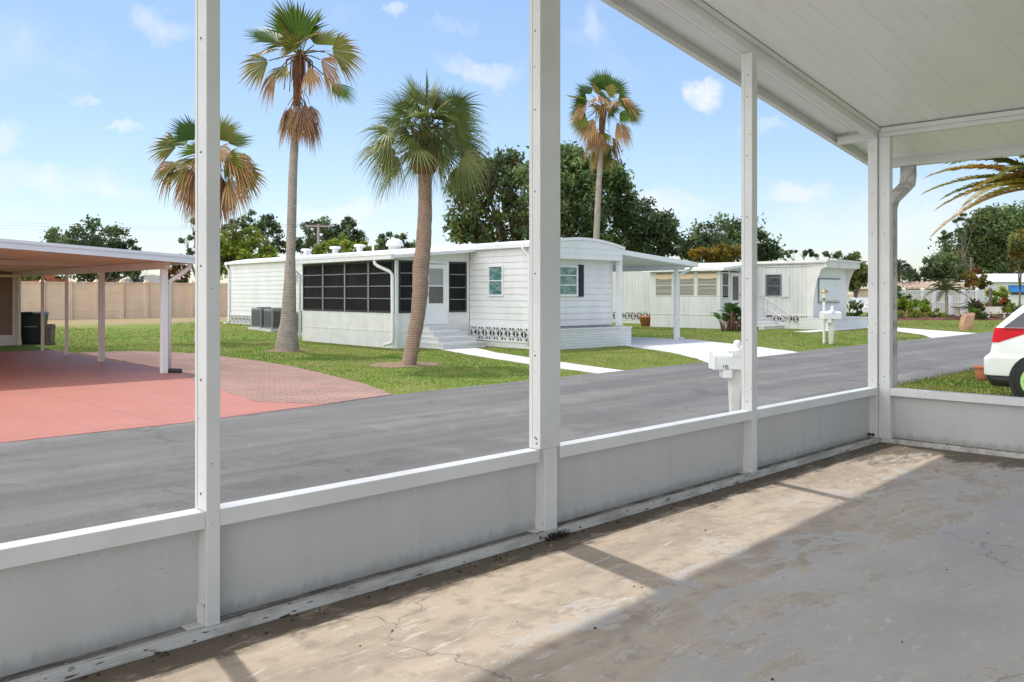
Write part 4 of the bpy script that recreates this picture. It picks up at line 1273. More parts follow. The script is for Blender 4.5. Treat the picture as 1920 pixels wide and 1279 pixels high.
def mailbox(label, loc, rz, number=None, twin=False):
    t = thing('mailbox', label, 'mailbox', loc, rz)
    # body: rounded-top box lying along local x
    prof_ = [(-.14, .78), (.14, .78), (.145, .95)] + [(.145 * math.cos(a), .95 + .075 * math.sin(a)) for a in [math.pi * k / 8 for k in range(1, 8)]] + [(-.145, .95)]
    b = MB(); b.prism([(-.30, yy, zz) for yy, zz in prof_], (.60, 0, 0)); body = b.build('body', M['mail'], t, bevel=.012)
    b = MB(); b.prism([(-.33, yy * 1.07, .78 + (zz - .78) * 1.05) for yy, zz in prof_], (.029, 0, 0)); b.build('door', M['mail'], t, bevel=.008)
    b = MB(); b.lathe([(.10, 1.028), (.085, 1.07), (.04, 1.085), (.035, 1.10), (.052, 1.12), (.056, 1.15), (.045, 1.18), (.012, 1.195)], 16, (.05, 0, 0)); b.build('finial', M['mail'], t, True)
    b = MB(); b.box(-.07, -.155, .965, .07, -.135, 1.03); b.box(-.10, -.06, 1.026, -.02, .06, 1.045); b.build('flag', M['mail'], t, bevel=.004)
    b = MB(); b.box(-.19, -.15, .66, -.06, .10, .775); b.build('paper_holder', M['mail'], t, bevel=.015)
    b = MB(); b.hexa([(-.045, -.045, -.05), (.055, -.045, -.05), (.055, .055, -.05), (-.045, .055, -.05)], [(-.075, -.08, .778), (.105, -.08, .778), (.105, .09, .778), (-.075, .09, .778)])
    b.build('post', M['mailpost'], t, bevel=.012)
    if number:
        digits(number, .021, t, (-.215, -.1455, .80), (0, 0, 0), M['ink'])
    return t


c = P(1376, 11.75)
t = mailbox('near white plastic mailbox with a ball finial, numbered 175, half behind a porch post', (c.x, c.y, G), R(-43), '175')
t.scale = (.93, .95, .94)
c = P(1558, 30.2)
t = mailbox('far white mailbox on a pale post beside the small lamp', (c.x, c.y, G), R(-35))
t.scale = (1.05, 1.05, 1.1)
c = P(1545, 30.6); t = thing('lamp_post', 'short white garden lamp post with a brass lantern in front of the weathered trailer', 'lamp', (c.x, c.y, G))
MB().tube([(0, 0, -.05), (0, 0, 1.45)], .05, 10).build('post', M['vinyl'], t)
MB().lathe([(.03, 1.44), (.05, 1.47), (.03, 1.52), (.07, 1.56), (.02, 1.58)], 12).build('lamp_neck', M['brass'], t)
MB().lathe([(.07, 1.581), (.11, 1.78), (.10, 1.79)], 10).build('lantern', M['lampglass'], t)
MB().lathe([(.17, 1.791), (.15, 1.83), (.05, 1.88), (.02, 1.92), (.005, 1.93)], 14).build('lamp_cap', M['brass'], t)

# ------------------------------------------------------------------ white car parked beside the porch, tail towards the street
car = thing('parked_car', 'white hatchback with a red tail lamp and lime green rims beside the porch', 'car', (16.42, 4.68, G), 0)
HW = [(.20, .86), (.42, .90), (.44, .905), (.72, .93), (.76, .925), (.97, .925), (1.19, .915), (1.45, .82), (1.62, .74), (1.72, .66), (1.75, .52)]
REAR = [(.20, -.10), (.42, .0), (.44, .0), (.70, .0), (.78, -.10), (.97, -.13), (1.19, -.17), (1.45, -.42), (1.62, -.60), (1.72, -.78), (1.75, -1.0)]
FRONT = [(.20, -4.45), (.42, -4.62), (.44, -4.62), (.70, -4.60), (.76, -4.52), (.97, -4.30), (1.19, -3.55), (1.45, -2.95), (1.62, -2.55), (1.72, -2.2), (1.75, -1.9)]


def tab(t, z):
    for (z0, a), (z1, b) in zip(t, t[1:]):
        if z0 <= z <= z1:
            return a + (b - a) * (z - z0) / (z1 - z0)
    return t[-1][1]


def ring(z, grow=0.0, n=12, rc=.16):
    hw = tab(HW, z) + grow; yr = tab(REAR, z) + grow; yf = tab(FRONT, z) - grow
    r1 = min(rc, hw * .6); r2 = min(.45, hw * .7)
    pts = []
    for cx, cy, a0, rr in ((hw - r1, yr - r1, 0, r1), (-hw + r1, yr - r1, 90, r1), (-hw + r2, yf + r2, 180, r2), (hw - r2, yf + r2, 270, r2)):
        for k in range(6):
            a = R(a0 + 90 * k / 5)
            pts.append((cx + rr * math.cos(a), cy + rr * math.sin(a), z))
    return pts


def loft(zs, grow=0.0, cap=True):
    mb = MB(); rs = [ring(z, grow) for z in zs]; n = len(rs[0])
    v = [p for r_ in rs for p in r_]; f = []
    for i in range(len(rs) - 1):
        for k in range(n):
            k2 = (k + 1) % n
            f.append((i * n + k, i * n + k2, (i + 1) * n + k2, (i + 1) * n + k))
    if cap:
        f.append(tuple(reversed(range(n)))); f.append(tuple(range((len(rs) - 1) * n, len(rs) * n)))
    return mb.add(v, f)


loft([.421, .44, .55, .68, .71, .725, .76, .80, .97, 1.08, 1.19, 1.30, 1.45, 1.55, 1.62, 1.68, 1.72, 1.75]).build('body', M['car'], car, True)
loft([.19, .25, .33, .42], -.012).build('lower_cladding', M['car_dark'], car, True)


def side_patch(poly, off, th=.012):
    """thin pane that follows the flank facing the porch; poly of (y, z)"""
    out = [(-(tab(HW, z) + off), y, z) for y, z in poly]; inn = [(x + th, y, z) for x, y, z in out]; n = len(poly)
    return MB().add(out + inn, [tuple(range(n)), tuple(reversed(range(n, 2 * n)))] + [(i + n, (i + 1) % n + n, (i + 1) % n, i) for i in range(n)])


def grid_patch(name, corners, mat, off=.006):
    """corners: (y,z) lower rear, lower front, upper front, upper rear; subdivided so it hugs the tumblehome"""
    mb = MB(); n = 6; v = []
    for j in range(n + 1):
        t = j / n
        for i in range(n + 1):
            s_ = i / n
            (y0a, z0a), (y1a, z1a), (y2a, z2a), (y3a, z3a) = corners
            yb_ = (y0a * (1 - s_) + y1a * s_) * (1 - t) + (y3a * (1 - s_) + y2a * s_) * t
            zb_ = (z0a * (1 - s_) + z1a * s_) * (1 - t) + (z3a * (1 - s_) + z2a * s_) * t
            v.append((-(tab(HW, zb_) + off), yb_, zb_))
    f = [(j * (n + 1) + i, (j + 1) * (n + 1) + i, (j + 1) * (n + 1) + i + 1, j * (n + 1) + i + 1) for j in range(n) for i in range(n)]
    m_ = len(v); v += [(x + .01, y_, z_) for x, y_, z_ in v[:m_]]
    f += [tuple(i + m_ for i in reversed(q_)) for q_ in f]
    return mb.add(v, f).build(name, mat, car, True)


grid_patch('quarter_window', [(-.33, 1.205), (-1.28, 1.205), (-1.28, 1.63), (-.80, 1.63)], M['carglass'])
grid_patch('door_window', [(-1.36, 1.205), (-2.2, 1.205), (-2.2, 1.62), (-1.36, 1.63)], M['carglass'])
grid_patch('door_window', [(-2.28, 1.205), (-3.4, 1.205), (-2.7, 1.58), (-2.28, 1.62)], M['carglass'])
grid_patch('tail_light', [(-.24, .96), (-.30, .975), (-.86, 1.195), (-.28, 1.195)], M['red'], .010)
b = MB()
for k in range(5):
    pass
tl = MB()
zs = [.96, 1.04, 1.12, 1.195]
v = []
for z in zs:
    rr = ring(z, .008)[:]
    sel = rr[6:12]                      # the rear corner on the porch side
    v += sel
n = 6
tl.add(v, [(i * n + k, i * n + k + 1, (i + 1) * n + k + 1, (i + 1) * n + k) for i in range(3) for k in range(n - 1)])
tl.build('tail_light', M['red'], car, True)
grid_patch('reflector', [(-.36, 1.155), (-.80, 1.172), (-.88, 1.198), (-.34, 1.198)], M['orange_lens'], .016)
for k, yy in enumerate((-.84, -3.55)):
    for sgn in (-1, 1):
        tx = sgn * (.905 - .11)
        ar = MB().lathe([(.43, 0), (.43, .05 * sgn)], 28, (sgn * .88, yy, .37), 'x'); ar.build('wheel_arch', M['car_dark'], car)
        wh = MB().lathe([(.24, -.10), (.34, -.105), (.365, -.07), (.365, .07), (.34, .105), (.24, .10)], 30, (sgn * .86, yy, .36), 'x').build('wheel', M['tyre'], car, True)
        rm_ = MB(); xx = sgn * .955
        MB().lathe([(.24, -.004), (.24, .004)], 28, (xx - sgn * .012, yy, .36), 'x').build('rim_backing', M['car_dark'], wh)  # dark backing disc, painted shade for the gaps between the spokes
        for j in range(32):
            a0_, a1_ = j * math.tau / 32, (j + 1) * math.tau / 32
            rm_.bar((xx + sgn * .006, yy + .228 * math.cos(a0_), .36 + .228 * math.sin(a0_)), (xx + sgn * .006, yy + .228 * math.cos(a1_), .36 + .228 * math.sin(a1_)), .05, .026, (sgn, 0, 0))
        for j in range(6):
            a = j * math.tau / 6 + .26
            rm_.bar((xx + sgn * .014, yy, .36), (xx + sgn * .010, yy + .225 * math.cos(a), .36 + .225 * math.sin(a)), .06, .02, (sgn, 0, 0))
        rm_.lathe([(.065, -.024), (.065, .024)], 14, (xx, yy, .36), 'x')
        rm_.build('rim', M['lime'], wh)
MB().box(-.936, -4.0, .70, -.925, -1.4, .74).build('side_moulding', M['car'], car)
MB().box(-.5, .0, .46, .5, .02, .6).build('number_plate', M['house_white'], car)
MB().box(-.97, -2.75, 1.5 - .28, -.90, -2.6, 1.34).build('door_mirror', M['car'], car)

# terracotta pot behind the car and paper sack on the lawn
c = P(1843, 17.6, G); t = thing('terracotta_pot', 'orange terracotta pot standing on the grass behind the white car', 'pot', (c.x, c.y, G), 0)
MB().lathe([(.09, 0), (.12, .03), (.155, .18), (.15, .24), (.165, .25), (.165, .29), (.14, .29), (.13, .24), (.02, .22)], 18).build('pot', M['terracotta'], t, True)
MB().lathe([(.132, .241), (.08, .26), (.01, .27)], 14).build('soil', M['dirt'], t)
c = P(1811, 41.5); t = thing('paper_sack', 'tall brown paper yard waste sack leaning on the far lawn', 'sack', (c.x, c.y, G), R(-38))
pb = MB(); r2 = random.Random(5)
lv = [(0, .27, .18, 0), (.2, .285, .2, .02), (.45, .275, .2, .06), (.68, .27, .17, .11), (.78, .28, .09, .14), (.80, .27, .04, .15)]
v, f = [], []
for z, a, b_, lean in lv:
    for k in range(16):
        an = k * math.tau / 16
        ca, sa = math.cos(an), math.sin(an)
        ex = lambda q_: math.copysign(abs(q_) ** .45, q_)
        v.append((a * ex(ca) + lean + r2.uniform(-.012, .012), b_ * ex(sa) + r2.uniform(-.015, .015), z + (r2.uniform(-.03, .04) if z > .75 else 0)))
for i in range(len(lv) - 1):
    for k in range(16):
        f.append((i * 16 + k, i * 16 + (k + 1) % 16, (i + 1) * 16 + (k + 1) % 16, (i + 1) * 16 + k))
f.append(tuple(reversed(range(16))))
pb.add(v, f); pb.build('sack_body', M['paper'], t)
MB().hexa([(.2, -.02, .74), (.42, -.02, .70), (.42, .06, .70), (.2, .06, .74)], [(.22, -.02, .80), (.50, -.02, .80), (.50, .04, .80), (.22, .06, .80)]).build('flap', M['paper'], t)

# ------------------------------------------------------------------ garden fence, bench, birdbath, house with the awning
a, b = P(1655, 61), P(1859, 62)
dvec = (b - a); L = dvec.length; ang = math.atan2(dvec.y, dvec.x)
t = thing('garden_fence', 'white vinyl picket fence behind the flower bed on the far right', 'fence', (a.x, a.y, G), ang)
pk, rl = MB(), MB()
k = .06
while k < L - 1.1:
    pk.box(k, -.012, .15, k + .055, .012, 1.86); k += .125
pk.box(L - 1.05, -.012, .15, L - .02, .012, 1.9)
pk.build('pickets', M['vinyl'], t)
for z in (.12, 1.05, 1.87):
    rl.box(0, -.035, z, L, .035, z + .10)
rl.build('rails', M['vinyl'], t)
for px in (1660, 1694, 1729, 1751, 1782, 1806, 1832, 1857):
    s_ = (px - 1655) / (1859 - 1655) * L
    q = MB(); q.box(s_ - .09, -.09, -.1, s_ + .09, .09, 2.02); q.hexa([(s_ - .11, -.11, 2.021), (s_ + .11, -.11, 2.021), (s_ + .11, .11, 2.021), (s_ - .11, .11, 2.021)], [(s_ - .02, -.02, 2.14), (s_ + .02, -.02, 2.14), (s_ + .02, .02, 2.14), (s_ - .02, .02, 2.14)])
    q.build('post', M['vinyl'], t)
c = P(1866, 57.5); t = thing('garden_bench', 'pale stone coloured garden bench beside the flower bed', 'bench', (c.x, c.y, G), R(-45))
MB().box(-.66, -.22, .40, .66, .24, .47).build('seat', M['bench'], t, bevel=.015)
MB().hexa([(-.66, .24, .52), (.66, .24, .52), (.66, .30, .52), (-.66, .30, .52)], [(-.66, .32, .86), (.66, .32, .86), (.66, .38, .86), (-.66, .38, .86)]).build('backrest', M['bench'], t, bevel=.015)
for xx in (-.58, .46):
    lg = MB(); lg.box(xx, -.18, 0, xx + .12, .26, .40); lg.box(xx + .02, .245, .401, xx + .10, .31, .6); lg.build('leg', M['bench'], t, bevel=.02)
c = P(1795, 58.5); t = thing('birdbath', 'pale stone birdbath on a pedestal in the flower bed', 'birdbath', (c.x, c.y, G + .1))
MB().lathe([(.30, 0), (.26, .08), (.15, .14), (.12, .55), (.2, .66)], 14).build('pedestal', M['bench'], t, True)
MB().lathe([(.2, .661), (.40, .74), (.42, .78), (.36, .77), (.05, .73)], 16).build('bowl', M['bench'], t, True)
c = P(1905, 74); t = thing('awning_house', 'small white house with a blue window awning at the far right edge', 'house', (c.x, c.y, G), R(-45))
MB().box(-1.75, 0, 0, 5, 6, 2.75).build('wall', M['vinyl'], t)
MB().hexa([(-2.1, -.4, 2.7), (5.3, -.4, 2.7), (5.3, 6.3, 2.7), (-2.1, 6.3, 2.7)], [(-1.1, 1.4, 3.45), (5.0, 1.4, 3.45), (5.0, 4.2, 3.45), (-1.1, 4.2, 3.45)]).build('roof', M['roof_gray'], t)
wv = window(t, (-.55, 0), (.75, 0), 1.55, 2.3, M['vinyl'], M['dark_glass'], (.5,), .06, .04)
MB().hexa([(-.65, -.55, 1.85), (.85, -.55, 1.85), (.85, -.03, 1.95), (-.65, -.03, 1.95)], [(-.65, -.50, 2.0), (.85, -.50, 2.0), (.85, -.03, 2.42), (-.65, -.03, 2.42)]).build('awning', M['blue_awning'], t)
c = P(1700, 76); t = thing('tan_house', 'low tan house with a pale tiled roof behind the picket fence', 'house', (c.x, c.y, G), R(-45))
MB().box(-2.2, 0, 0, 6.0, 5, 2.2).build('wall', M['tan_wall'], t)
rr = MB(); rr.hexa([(-2.5, -.5, 2.15), (6.3, -.5, 2.15), (6.3, 5.4, 2.15), (-2.5, 5.4, 2.15)], [(-1.6, 1.6, 2.75), (5.5, 1.6, 2.75), (5.5, 3.6, 2.75), (-1.6, 3.6, 2.75)])
for k in range(20):
    x = -2.45 + k * .45
    rr.tube([(x, -.52, 2.2), (min(max(x, -1.6), 5.5) * .9 + x * .1, 1.6, 2.76)], .10, 6)
rr.build('roof', M['roof_tile'], t)
# distant white car beyond the trailer
c = P(1612, 66); t = thing('parked_car', 'distant white car half hidden behind the weathered trailer', 'car', (c.x, c.y, G), R(30))
b = MB(); secs = [(-2.1, .35, .75), (-2.0, .30, .90), (-1.2, .28, .98), (-.6, .28, 1.42), (.7, .28, 1.45), (1.4, .28, 1.02), (2.1, .30, .92), (2.2, .35, .7)]
v, f = [], []
for x, zl, zh in secs:
    wt = .80 if zh < 1.1 else .62
    v += [(x, -.85, zl), (x, -.88, .7), (x, -wt, zh), (x, wt, zh), (x, .88, .7), (x, .85, zl)]
for i in range(len(secs) - 1):
    for k in range(6):
        f.append((i * 6 + k, i * 6 + (k + 1) % 6, (i + 1) * 6 + (k + 1) % 6, (i + 1) * 6 + k))
f += [(0, 1, 2, 3, 4, 5), tuple(reversed(range(42, 48)))]
b.add(v, f).build('body', M['car'], t)
MB().hexa([(-1.0, -.80, .98), (1.2, -.80, .98), (1.2, .80, .98), (-1.0, .80, .98)], [(-.55, -.655, 1.36), (.68, -.655, 1.36), (.68, .655, 1.36), (-.55, .655, 1.36)]).build('window_band', M['carglass'], t)
for xx in (-1.35, 1.4):
    for sg in (-.88, .70):
        MB().lathe([(.31, 0), (.31, .18)], 16, (xx, sg, .31), 'y').build('wheel', M['tyre'], t)
# utility pole with a cross-arm and sagging wires
c = P(597, 95); t = thing('utility_pole', 'pale utility pole with a cross arm rising behind the white home roof', 'utility pole', (c.x, c.y, 0))
zt = Zat(420, 95)
MB().tube([(0, 0, -.3), (0, 0, zt)], [.2, .14], 10).build('pole', M['wood_pole'], t)
MB().bar((-1.1, .9, zt - .25), (1.1, -.9, zt - .25), .14, .16).build('crossarm', M['wood_pole'], t)
for k in (-1, 0, 1):
    MB().lathe([(.05, zt - .17), (.07, zt - .1), (.03, zt + .02)], 8, (k * 1.0, -k * .82, 0)).build('insulator', M['grey_metal'], t)
wr = MB()
for k in (-1, 0, 1):
    a = Vector((k * 1.0, -k * .82, zt)); b2 = P(-700, 80, Zat(380 + 14 * k, 80)) - c
    b2.z = Zat(372 + 14 * k, 80)
    pts = [a.lerp(b2, i / 14) - Vector((0, 0, 4 * 1.3 * (i / 14) * (1 - i / 14))) for i in range(15)]
    wr.tube(pts, .009, 4)
wr.build('wires', M['grey_metal'], t)
c = P(1820, 84); t = thing('utility_pole', 'dark slim utility pole in front of the big trees on the right', 'utility pole', (c.x, c.y, G))
MB().tube([(0, 0, 0), (.1, 0, 5.2)], [.15, .11], 8).build('pole', M['bark'], t)
MB().bar((-.35, .2, 4.4), (.4, -.2, 4.45), .1, .12).build('crossarm', M['bark'], t)
c = P(1857, 59.5); t = thing('wooden_post', 'dark brown post standing at the end of the picket fence', 'post', (c.x, c.y, G))
MB().box(-.09, -.09, 0, .09, .09, 2.05).build('shaft', M['bark'], t)
MB().hexa([(-.11, -.11, 2.051), (.11, -.11, 2.051), (.11, .11, 2.051), (-.11, .11, 2.051)], [(-.03, -.03, 2.14), (.03, -.03, 2.14), (.03, .03, 2.14), (-.03, .03, 2.14)]).build('post_cap', M['bark'], t)
c = P(1210, 46.2); t = thing('terracotta_pot', 'dark red pot at the foot of the weathered trailer wall', 'pot', (c.x, c.y, ground(c.x, c.y)), 0)
MB().lathe([(.2, 0), (.34, .45), (.38, .46), (.38, .54), (.31, .53), (.05, .44)], 16).build('pot', M['terracotta'], t, True)
MB().lathe([(.29, .46), (.15, .50), (.01, .51)], 12).build('soil', M['dirt'], t)

# ------------------------------------------------------------------ vegetation
GREEN = {'oak': [(0.149, 0.22, 0.074), (0.101, 0.158, 0.059), (0.22, 0.275, 0.093)], 'bright': [(0.215, 0.311, 0.039), (0.155, 0.234, 0.035), (0.29, 0.339, 0.049)], 'dark': [(0.109, 0.162, 0.074), (0.082, 0.124, 0.058), (0.158, 0.209, 0.088)], 'olive': [(0.165, 0.188, 0.053), (0.121, 0.144, 0.045), (0.22, 0.22, 0.066)], 'lime': [(0.22, 0.308, 0.022), (0.165, 0.253, 0.022), (0.286, 0.352, 0.033)], 'gold': [(0.33, 0.209, 0.024), (0.242, 0.176, 0.028), (0.176, 0.154, 0.028)], 'hedge': [(0.101, 0.173, 0.036), (0.151, 0.234, 0.045), (0.072, 0.121, 0.03)], 'red': [(0.352, 0.055, 0.022), (0.418, 0.132, 0.033), (0.11, 0.132, 0.028)], 'yellow': [(0.286, 0.264, 0.055), (0.187, 0.198, 0.039), (0.352, 0.286, 0.088)], 'rust': [(0.22, 0.094, 0.033), (0.143, 0.099, 0.033), (0.083, 0.094, 0.028)]}


def leaves(mb, c, rad, n, size, pal, r, clumps=None, up=.35, squash=1.0, shell=.55):
    """leaf clumps through a blob: c centre, rad (rx, ry, rz)"""
    k = clumps or max(4, int(n / 60))
    per = max(1, n // k)
    for _ in range(k):
        while True:
            q = Vector((r.uniform(-1, 1), r.uniform(-1, 1), r.uniform(-1, 1)))
            if .02 < q.length <= 1:
                break
        q = q.normalized() * (q.length ** shell)
        cc = Vector((c[0] + q.x * rad[0], c[1] + q.y * rad[1], c[2] + q.z * rad[2]))
        cr = min(rad) * r.uniform(.16, .34)
        base = r.choice(pal); br = r.uniform(.72, 1.3)
        for _ in range(per):
            p = cc + Vector((r.gauss(0, cr), r.gauss(0, cr), r.gauss(0, cr * .75)))
            s = size * r.uniform(.6, 1.35)
            nrm = Vector((r.gauss(0, 1), r.gauss(0, 1), r.gauss(up, 1))).normalized()
            t = nrm.orthogonal().normalized(); t.rotate(Matrix.Rotation(r.uniform(0, 6.28), 3, nrm))
            b = nrm.cross(t)
            v = r.uniform(.8, 1.25) * br
            col = (base[0] * v, base[1] * v, base[2] * v)
            mb.add([p - t * s, p - b * s * .45 + nrm * s * .12, p + t * s, p + b * s * .45 + nrm * s * .12], [(0, 1, 2, 3)], [col] * 4)


def tree(name, label, d, base_px, blobs, pal, size=.2, n=900, trunk_r=.25, seed=1, depth=.85, group=None, cat='tree', fork=.45, dens=1.0, shell=.55):
    """blobs: (photo column, row, radius px[, flatten]) of each limb's foliage, placed round view depth d"""
    r = random.Random(seed)
    b0 = P(base_px, d); t = thing(name, label, cat, (b0.x, b0.y, b0.z), 0, group)
    tr, cr = MB(), MB()
    pxm = 1640 / d
    cs = []
    for bl in blobs:
        px, py, rp = bl[:3]; fl = bl[3] if len(bl) > 3 else .85
        rm = rp / pxm
        dd = d + r.uniform(-1, 1) * rm * .9 * depth
        q = P(px, dd, 0); q.z = Zat(py, dd)
        q = q - b0
        cs.append((q, rm, fl))
    zmin = min(c.z - rm * .6 for c, rm, fl in cs); zf = max(.8, zmin * fork + .5)
    mean = sum((c for c, _, _ in cs), Vector()) / len(cs)
    fk = Vector((mean.x * .25, mean.y * .25, zf))
    tr.tube([(0, 0, -.3), (0, 0, .05), fk * .5 + Vector((r.uniform(-.1, .1), 0, 0)), fk], [trunk_r * 1.5, trunk_r * 1.15, trunk_r, trunk_r * .9], 10)
    for c, rm, fl in cs:
        m1 = fk.lerp(c, .35) + Vector((r.uniform(-.3, .3), r.uniform(-.3, .3), r.uniform(0, .5))); m2 = fk.lerp(c, .72) + Vector((r.uniform(-.3, .3), r.uniform(-.3, .3), r.uniform(0, .3)))
        tr.tube([fk - Vector((0, 0, .1)), m1, m2, c], [trunk_r * .6, trunk_r * .42, trunk_r * .25, trunk_r * .08], 6)
        for _ in range(4):
            e = c + Vector((r.uniform(-1, 1) * rm * .7, r.uniform(-1, 1) * rm * .7, r.uniform(-.5, .7) * rm * fl))
            tr.tube([m2, m2.lerp(e, .5) + Vector((0, 0, r.uniform(-.1, .2))), e], [trunk_r * .16, trunk_r * .1, trunk_r * .03], 5)
        leaves(cr, c, (rm, rm, rm * fl), int(n * dens * 1.15), size, pal, r, shell=shell)
    tr.build('trunk', M['bark'], t, True); cr.build('crown', M['leaf'], t)
    return t


oakL = [(872, 352, 34), (905, 330, 38), (948, 322, 42), (985, 345, 48), (880, 400, 36), (925, 385, 46), (868, 430, 26), (905, 440, 22), (965, 420, 46), (1010, 400, 50), (1000, 445, 40)]
oakM = [(1030, 320, 44), (1065, 305, 34), (1105, 318, 44), (1075, 350, 52), (1135, 322, 32), (1040, 385, 56), (1100, 390, 54), (1062, 440, 50), (1125, 435, 46), (1155, 345, 24)]
oakR = [(1158, 382, 36), (1185, 395, 40), (1215, 415, 38), (1178, 430, 46), (1245, 425, 26), (1225, 450, 36), (1258, 455, 24), (1196, 462, 32)]
tree('oak_tree', 'spreading dark oak left of the thick porch post, with brownish leaf tips', 56, 975, oakL, GREEN['oak'] + [(.09, .085, .03)], .17, 1000, .38, 11, group='trees behind the houses')
tree('oak_tree', 'tallest dark green oak standing behind the slim far palm', 60, 1075, oakM, GREEN['oak'] + [(.045, .085, .022)], .18, 1300, .42, 12, group='trees behind the houses')
tree('oak_tree', 'lower dark oak right of the slim far palm above the white carport roof', 62, 1195, oakR, GREEN['dark'] + [(.05, .07, .022)], .17, 1000, .34, 13, group='trees behind the houses')
tree('oak_tree', 'rounded grey green oak behind the fourth porch post', 72, 1375, [(1320, 452, 34), (1355, 437, 34), (1395, 440, 36), (1300, 470, 26), (1340, 470, 34), (1385, 470, 38), (1425, 462, 30), (1440, 476, 20)], GREEN['dark'] + [(.05, .066, .03)], .18, 800, .3, 14, group='trees behind the houses')
tree('croton_tree', 'golden yellow tree crown just above the weathered trailer roof', 60, 1345, [(1306, 480, 12), (1328, 476, 13), (1350, 474, 14), (1370, 472, 15), (1388, 474, 13), (1340, 484, 12), (1366, 484, 12)], GREEN['gold'], .16, 500, .14, 15)
tree('pine_tree', 'airy umbrella shaped pine with bare gaps behind the left end of the white home', 82, 480, [(440, 428, 22, .6), (478, 412, 30, .5), (505, 428, 24, .6), (455, 452, 24, .5), (498, 452, 28, .6), (520, 462, 18, .6)], GREEN['dark'] + [(.05, .075, .03)], .17, 620, .28, 16, group='trees behind the houses', shell=.4)
tree('pine_tree', 'thin pine with tufted branches showing left of the first porch post', 78, 372, [(350, 448, 14, .7), (362, 470, 14, .7), (378, 440, 18, .6), (362, 420, 10, .8), (398, 430, 18, .5), (385, 465, 16, .7), (348, 482, 10, .7)], GREEN['dark'], .15, 230, .2, 17, group='trees behind the houses', shell=.4)
tree('bushy_tree', 'bright yellow green bushy tree beside the left end of the white home', 62, 445, [(425, 455, 30), (460, 452, 28), (435, 482, 34), (475, 478, 30), (500, 482, 20), (418, 500, 26), (405, 470, 20)], GREEN['bright'] + [(.10, .10, .02)], .17, 640, .2, 18, group='trees behind the houses')
tree('oak_tree', 'dark tree behind the pale utility pole', 100, 625, [(585, 432, 20), (612, 428, 22), (640, 440, 24), (600, 455, 28), (652, 420, 14), (665, 448, 18), (572, 460, 18), (640, 462, 24)], GREEN['dark'] + [(.045, .065, .025)], .22, 520, .3, 19, group='trees behind the houses')
tree('bushy_tree', 'bright green flat topped tree directly above the roof vents', 70, 645, [(618, 462, 18, .5), (642, 455, 22, .5), (668, 462, 18, .5), (690, 468, 14, .5), (600, 470, 16, .5), (655, 472, 20, .6)], GREEN['bright'], .16, 420, .16, 20, group='trees behind the houses')
tree('oak_tree', 'small dark tree beside the dome vent left of the leaning palm trunk', 95, 735, [(705, 460, 14), (725, 450, 16), (748, 452, 15), (765, 465, 14), (735, 468, 18), (782, 470, 14)], GREEN['dark'], .2, 380, .2, 21, group='trees behind the houses')
tree('oak_tree', 'dark wide tree behind the red floored carport', 70, 190, [(112, 442, 24), (150, 450, 30), (185, 440, 30), (215, 455, 30), (238, 468, 20), (140, 490, 44), (200, 490, 46), (250, 505, 28), (165, 512, 34), (110, 470, 24), (225, 515, 28)], GREEN['dark'] + [(.05, .075, .026)], .18, 620, .28, 22, group='trees behind the houses')
tree('shrub_tree', 'small olive tree peeking between the thin carport posts at the far left', 68, 60, [(45, 510, 13), (62, 515, 12), (35, 518, 12), (75, 520, 9)], GREEN['olive'], .14, 300, .1, 23)
tree('shrub_tree', 'reddish green shrubby tree behind the front carport post', 66, 328, [(322, 512, 16), (338, 505, 14), (345, 520, 14), (318, 525, 12)], GREEN['rust'], .14, 320, .1, 24)
tree('flat_top_tree', 'flat layered tree above the leaning end of the weathered trailer', 88, 1530, [(1478, 476, 14, .35), (1505, 474, 18, .35), (1535, 477, 16, .35), (1560, 475, 18, .4), (1585, 482, 18, .5), (1460, 480, 10, .35)], GREEN['dark'], .17, 300, .2, 25)
tree('shade_tree', 'mid green tree right of the leaning trailer front', 66, 1604, [(1588, 495, 14), (1604, 490, 18), (1618, 505, 16), (1598, 515, 18), (1612, 530, 18), (1625, 520, 14), (1592, 535, 13)], GREEN['olive'] + [(.05, .08, .022)], .16, 420, .16, 26)
# right hand group
tree('oak_tree', 'large dark oak filling the skyline above the picket fence', 92, 1860, [(1800, 470, 34), (1835, 440, 36), (1870, 420, 38), (1910, 415, 40), (1785, 505, 34), (1830, 490, 44), (1880, 475, 50), (1925, 470, 46), (1815, 525, 36), (1870, 525, 44), (1940, 430, 40), (1850, 465, 44), (1895, 445, 44), (1845, 415, 26), (1800, 500, 36)], GREEN['oak'] + [(.085, .10, .035)], .22, 1250, .42, 27, group='trees on the right')
tree('pine_tree', 'thin dark pine with clumped tufts leaning left of the large right oak', 88, 1812, [(1775, 440, 9, .7), (1790, 412, 11, .5), (1808, 408, 12, .5), (1820, 420, 10, .6), (1768, 444, 7, .6), (1800, 432, 8, .6)], GREEN['dark'], .18, 170, .14, 28, group='trees on the right', shell=.4)
tree('oak_tree', 'low dark tree behind the young palm left of the large right oak', 86, 1735, [(1745, 505, 22), (1765, 498, 22), (1725, 518, 18), (1755, 520, 24), (1700, 520, 20), (1782, 515, 22)], GREEN['dark'] + [(.05, .06, .022)], .2, 480, .22, 29, group='trees on the right')
tree('croton_tree', 'rusty yellow shrubby tree between the picket fence and the dark oaks', 72, 1830, [(1818, 520, 13), (1836, 516, 14), (1828, 532, 14), (1842, 530, 11)], GREEN['rust'] + [(.2, .15, .03)], .16, 330, .1, 30)
tree('shade_tree', 'olive tree rising beside the blue awning at the far right', 52, 1912, [(1905, 470, 18), (1918, 455, 22), (1925, 490, 20), (1908, 500, 12)], GREEN['olive'] + [(.16, .12, .025)], .15, 420, .06, 31)


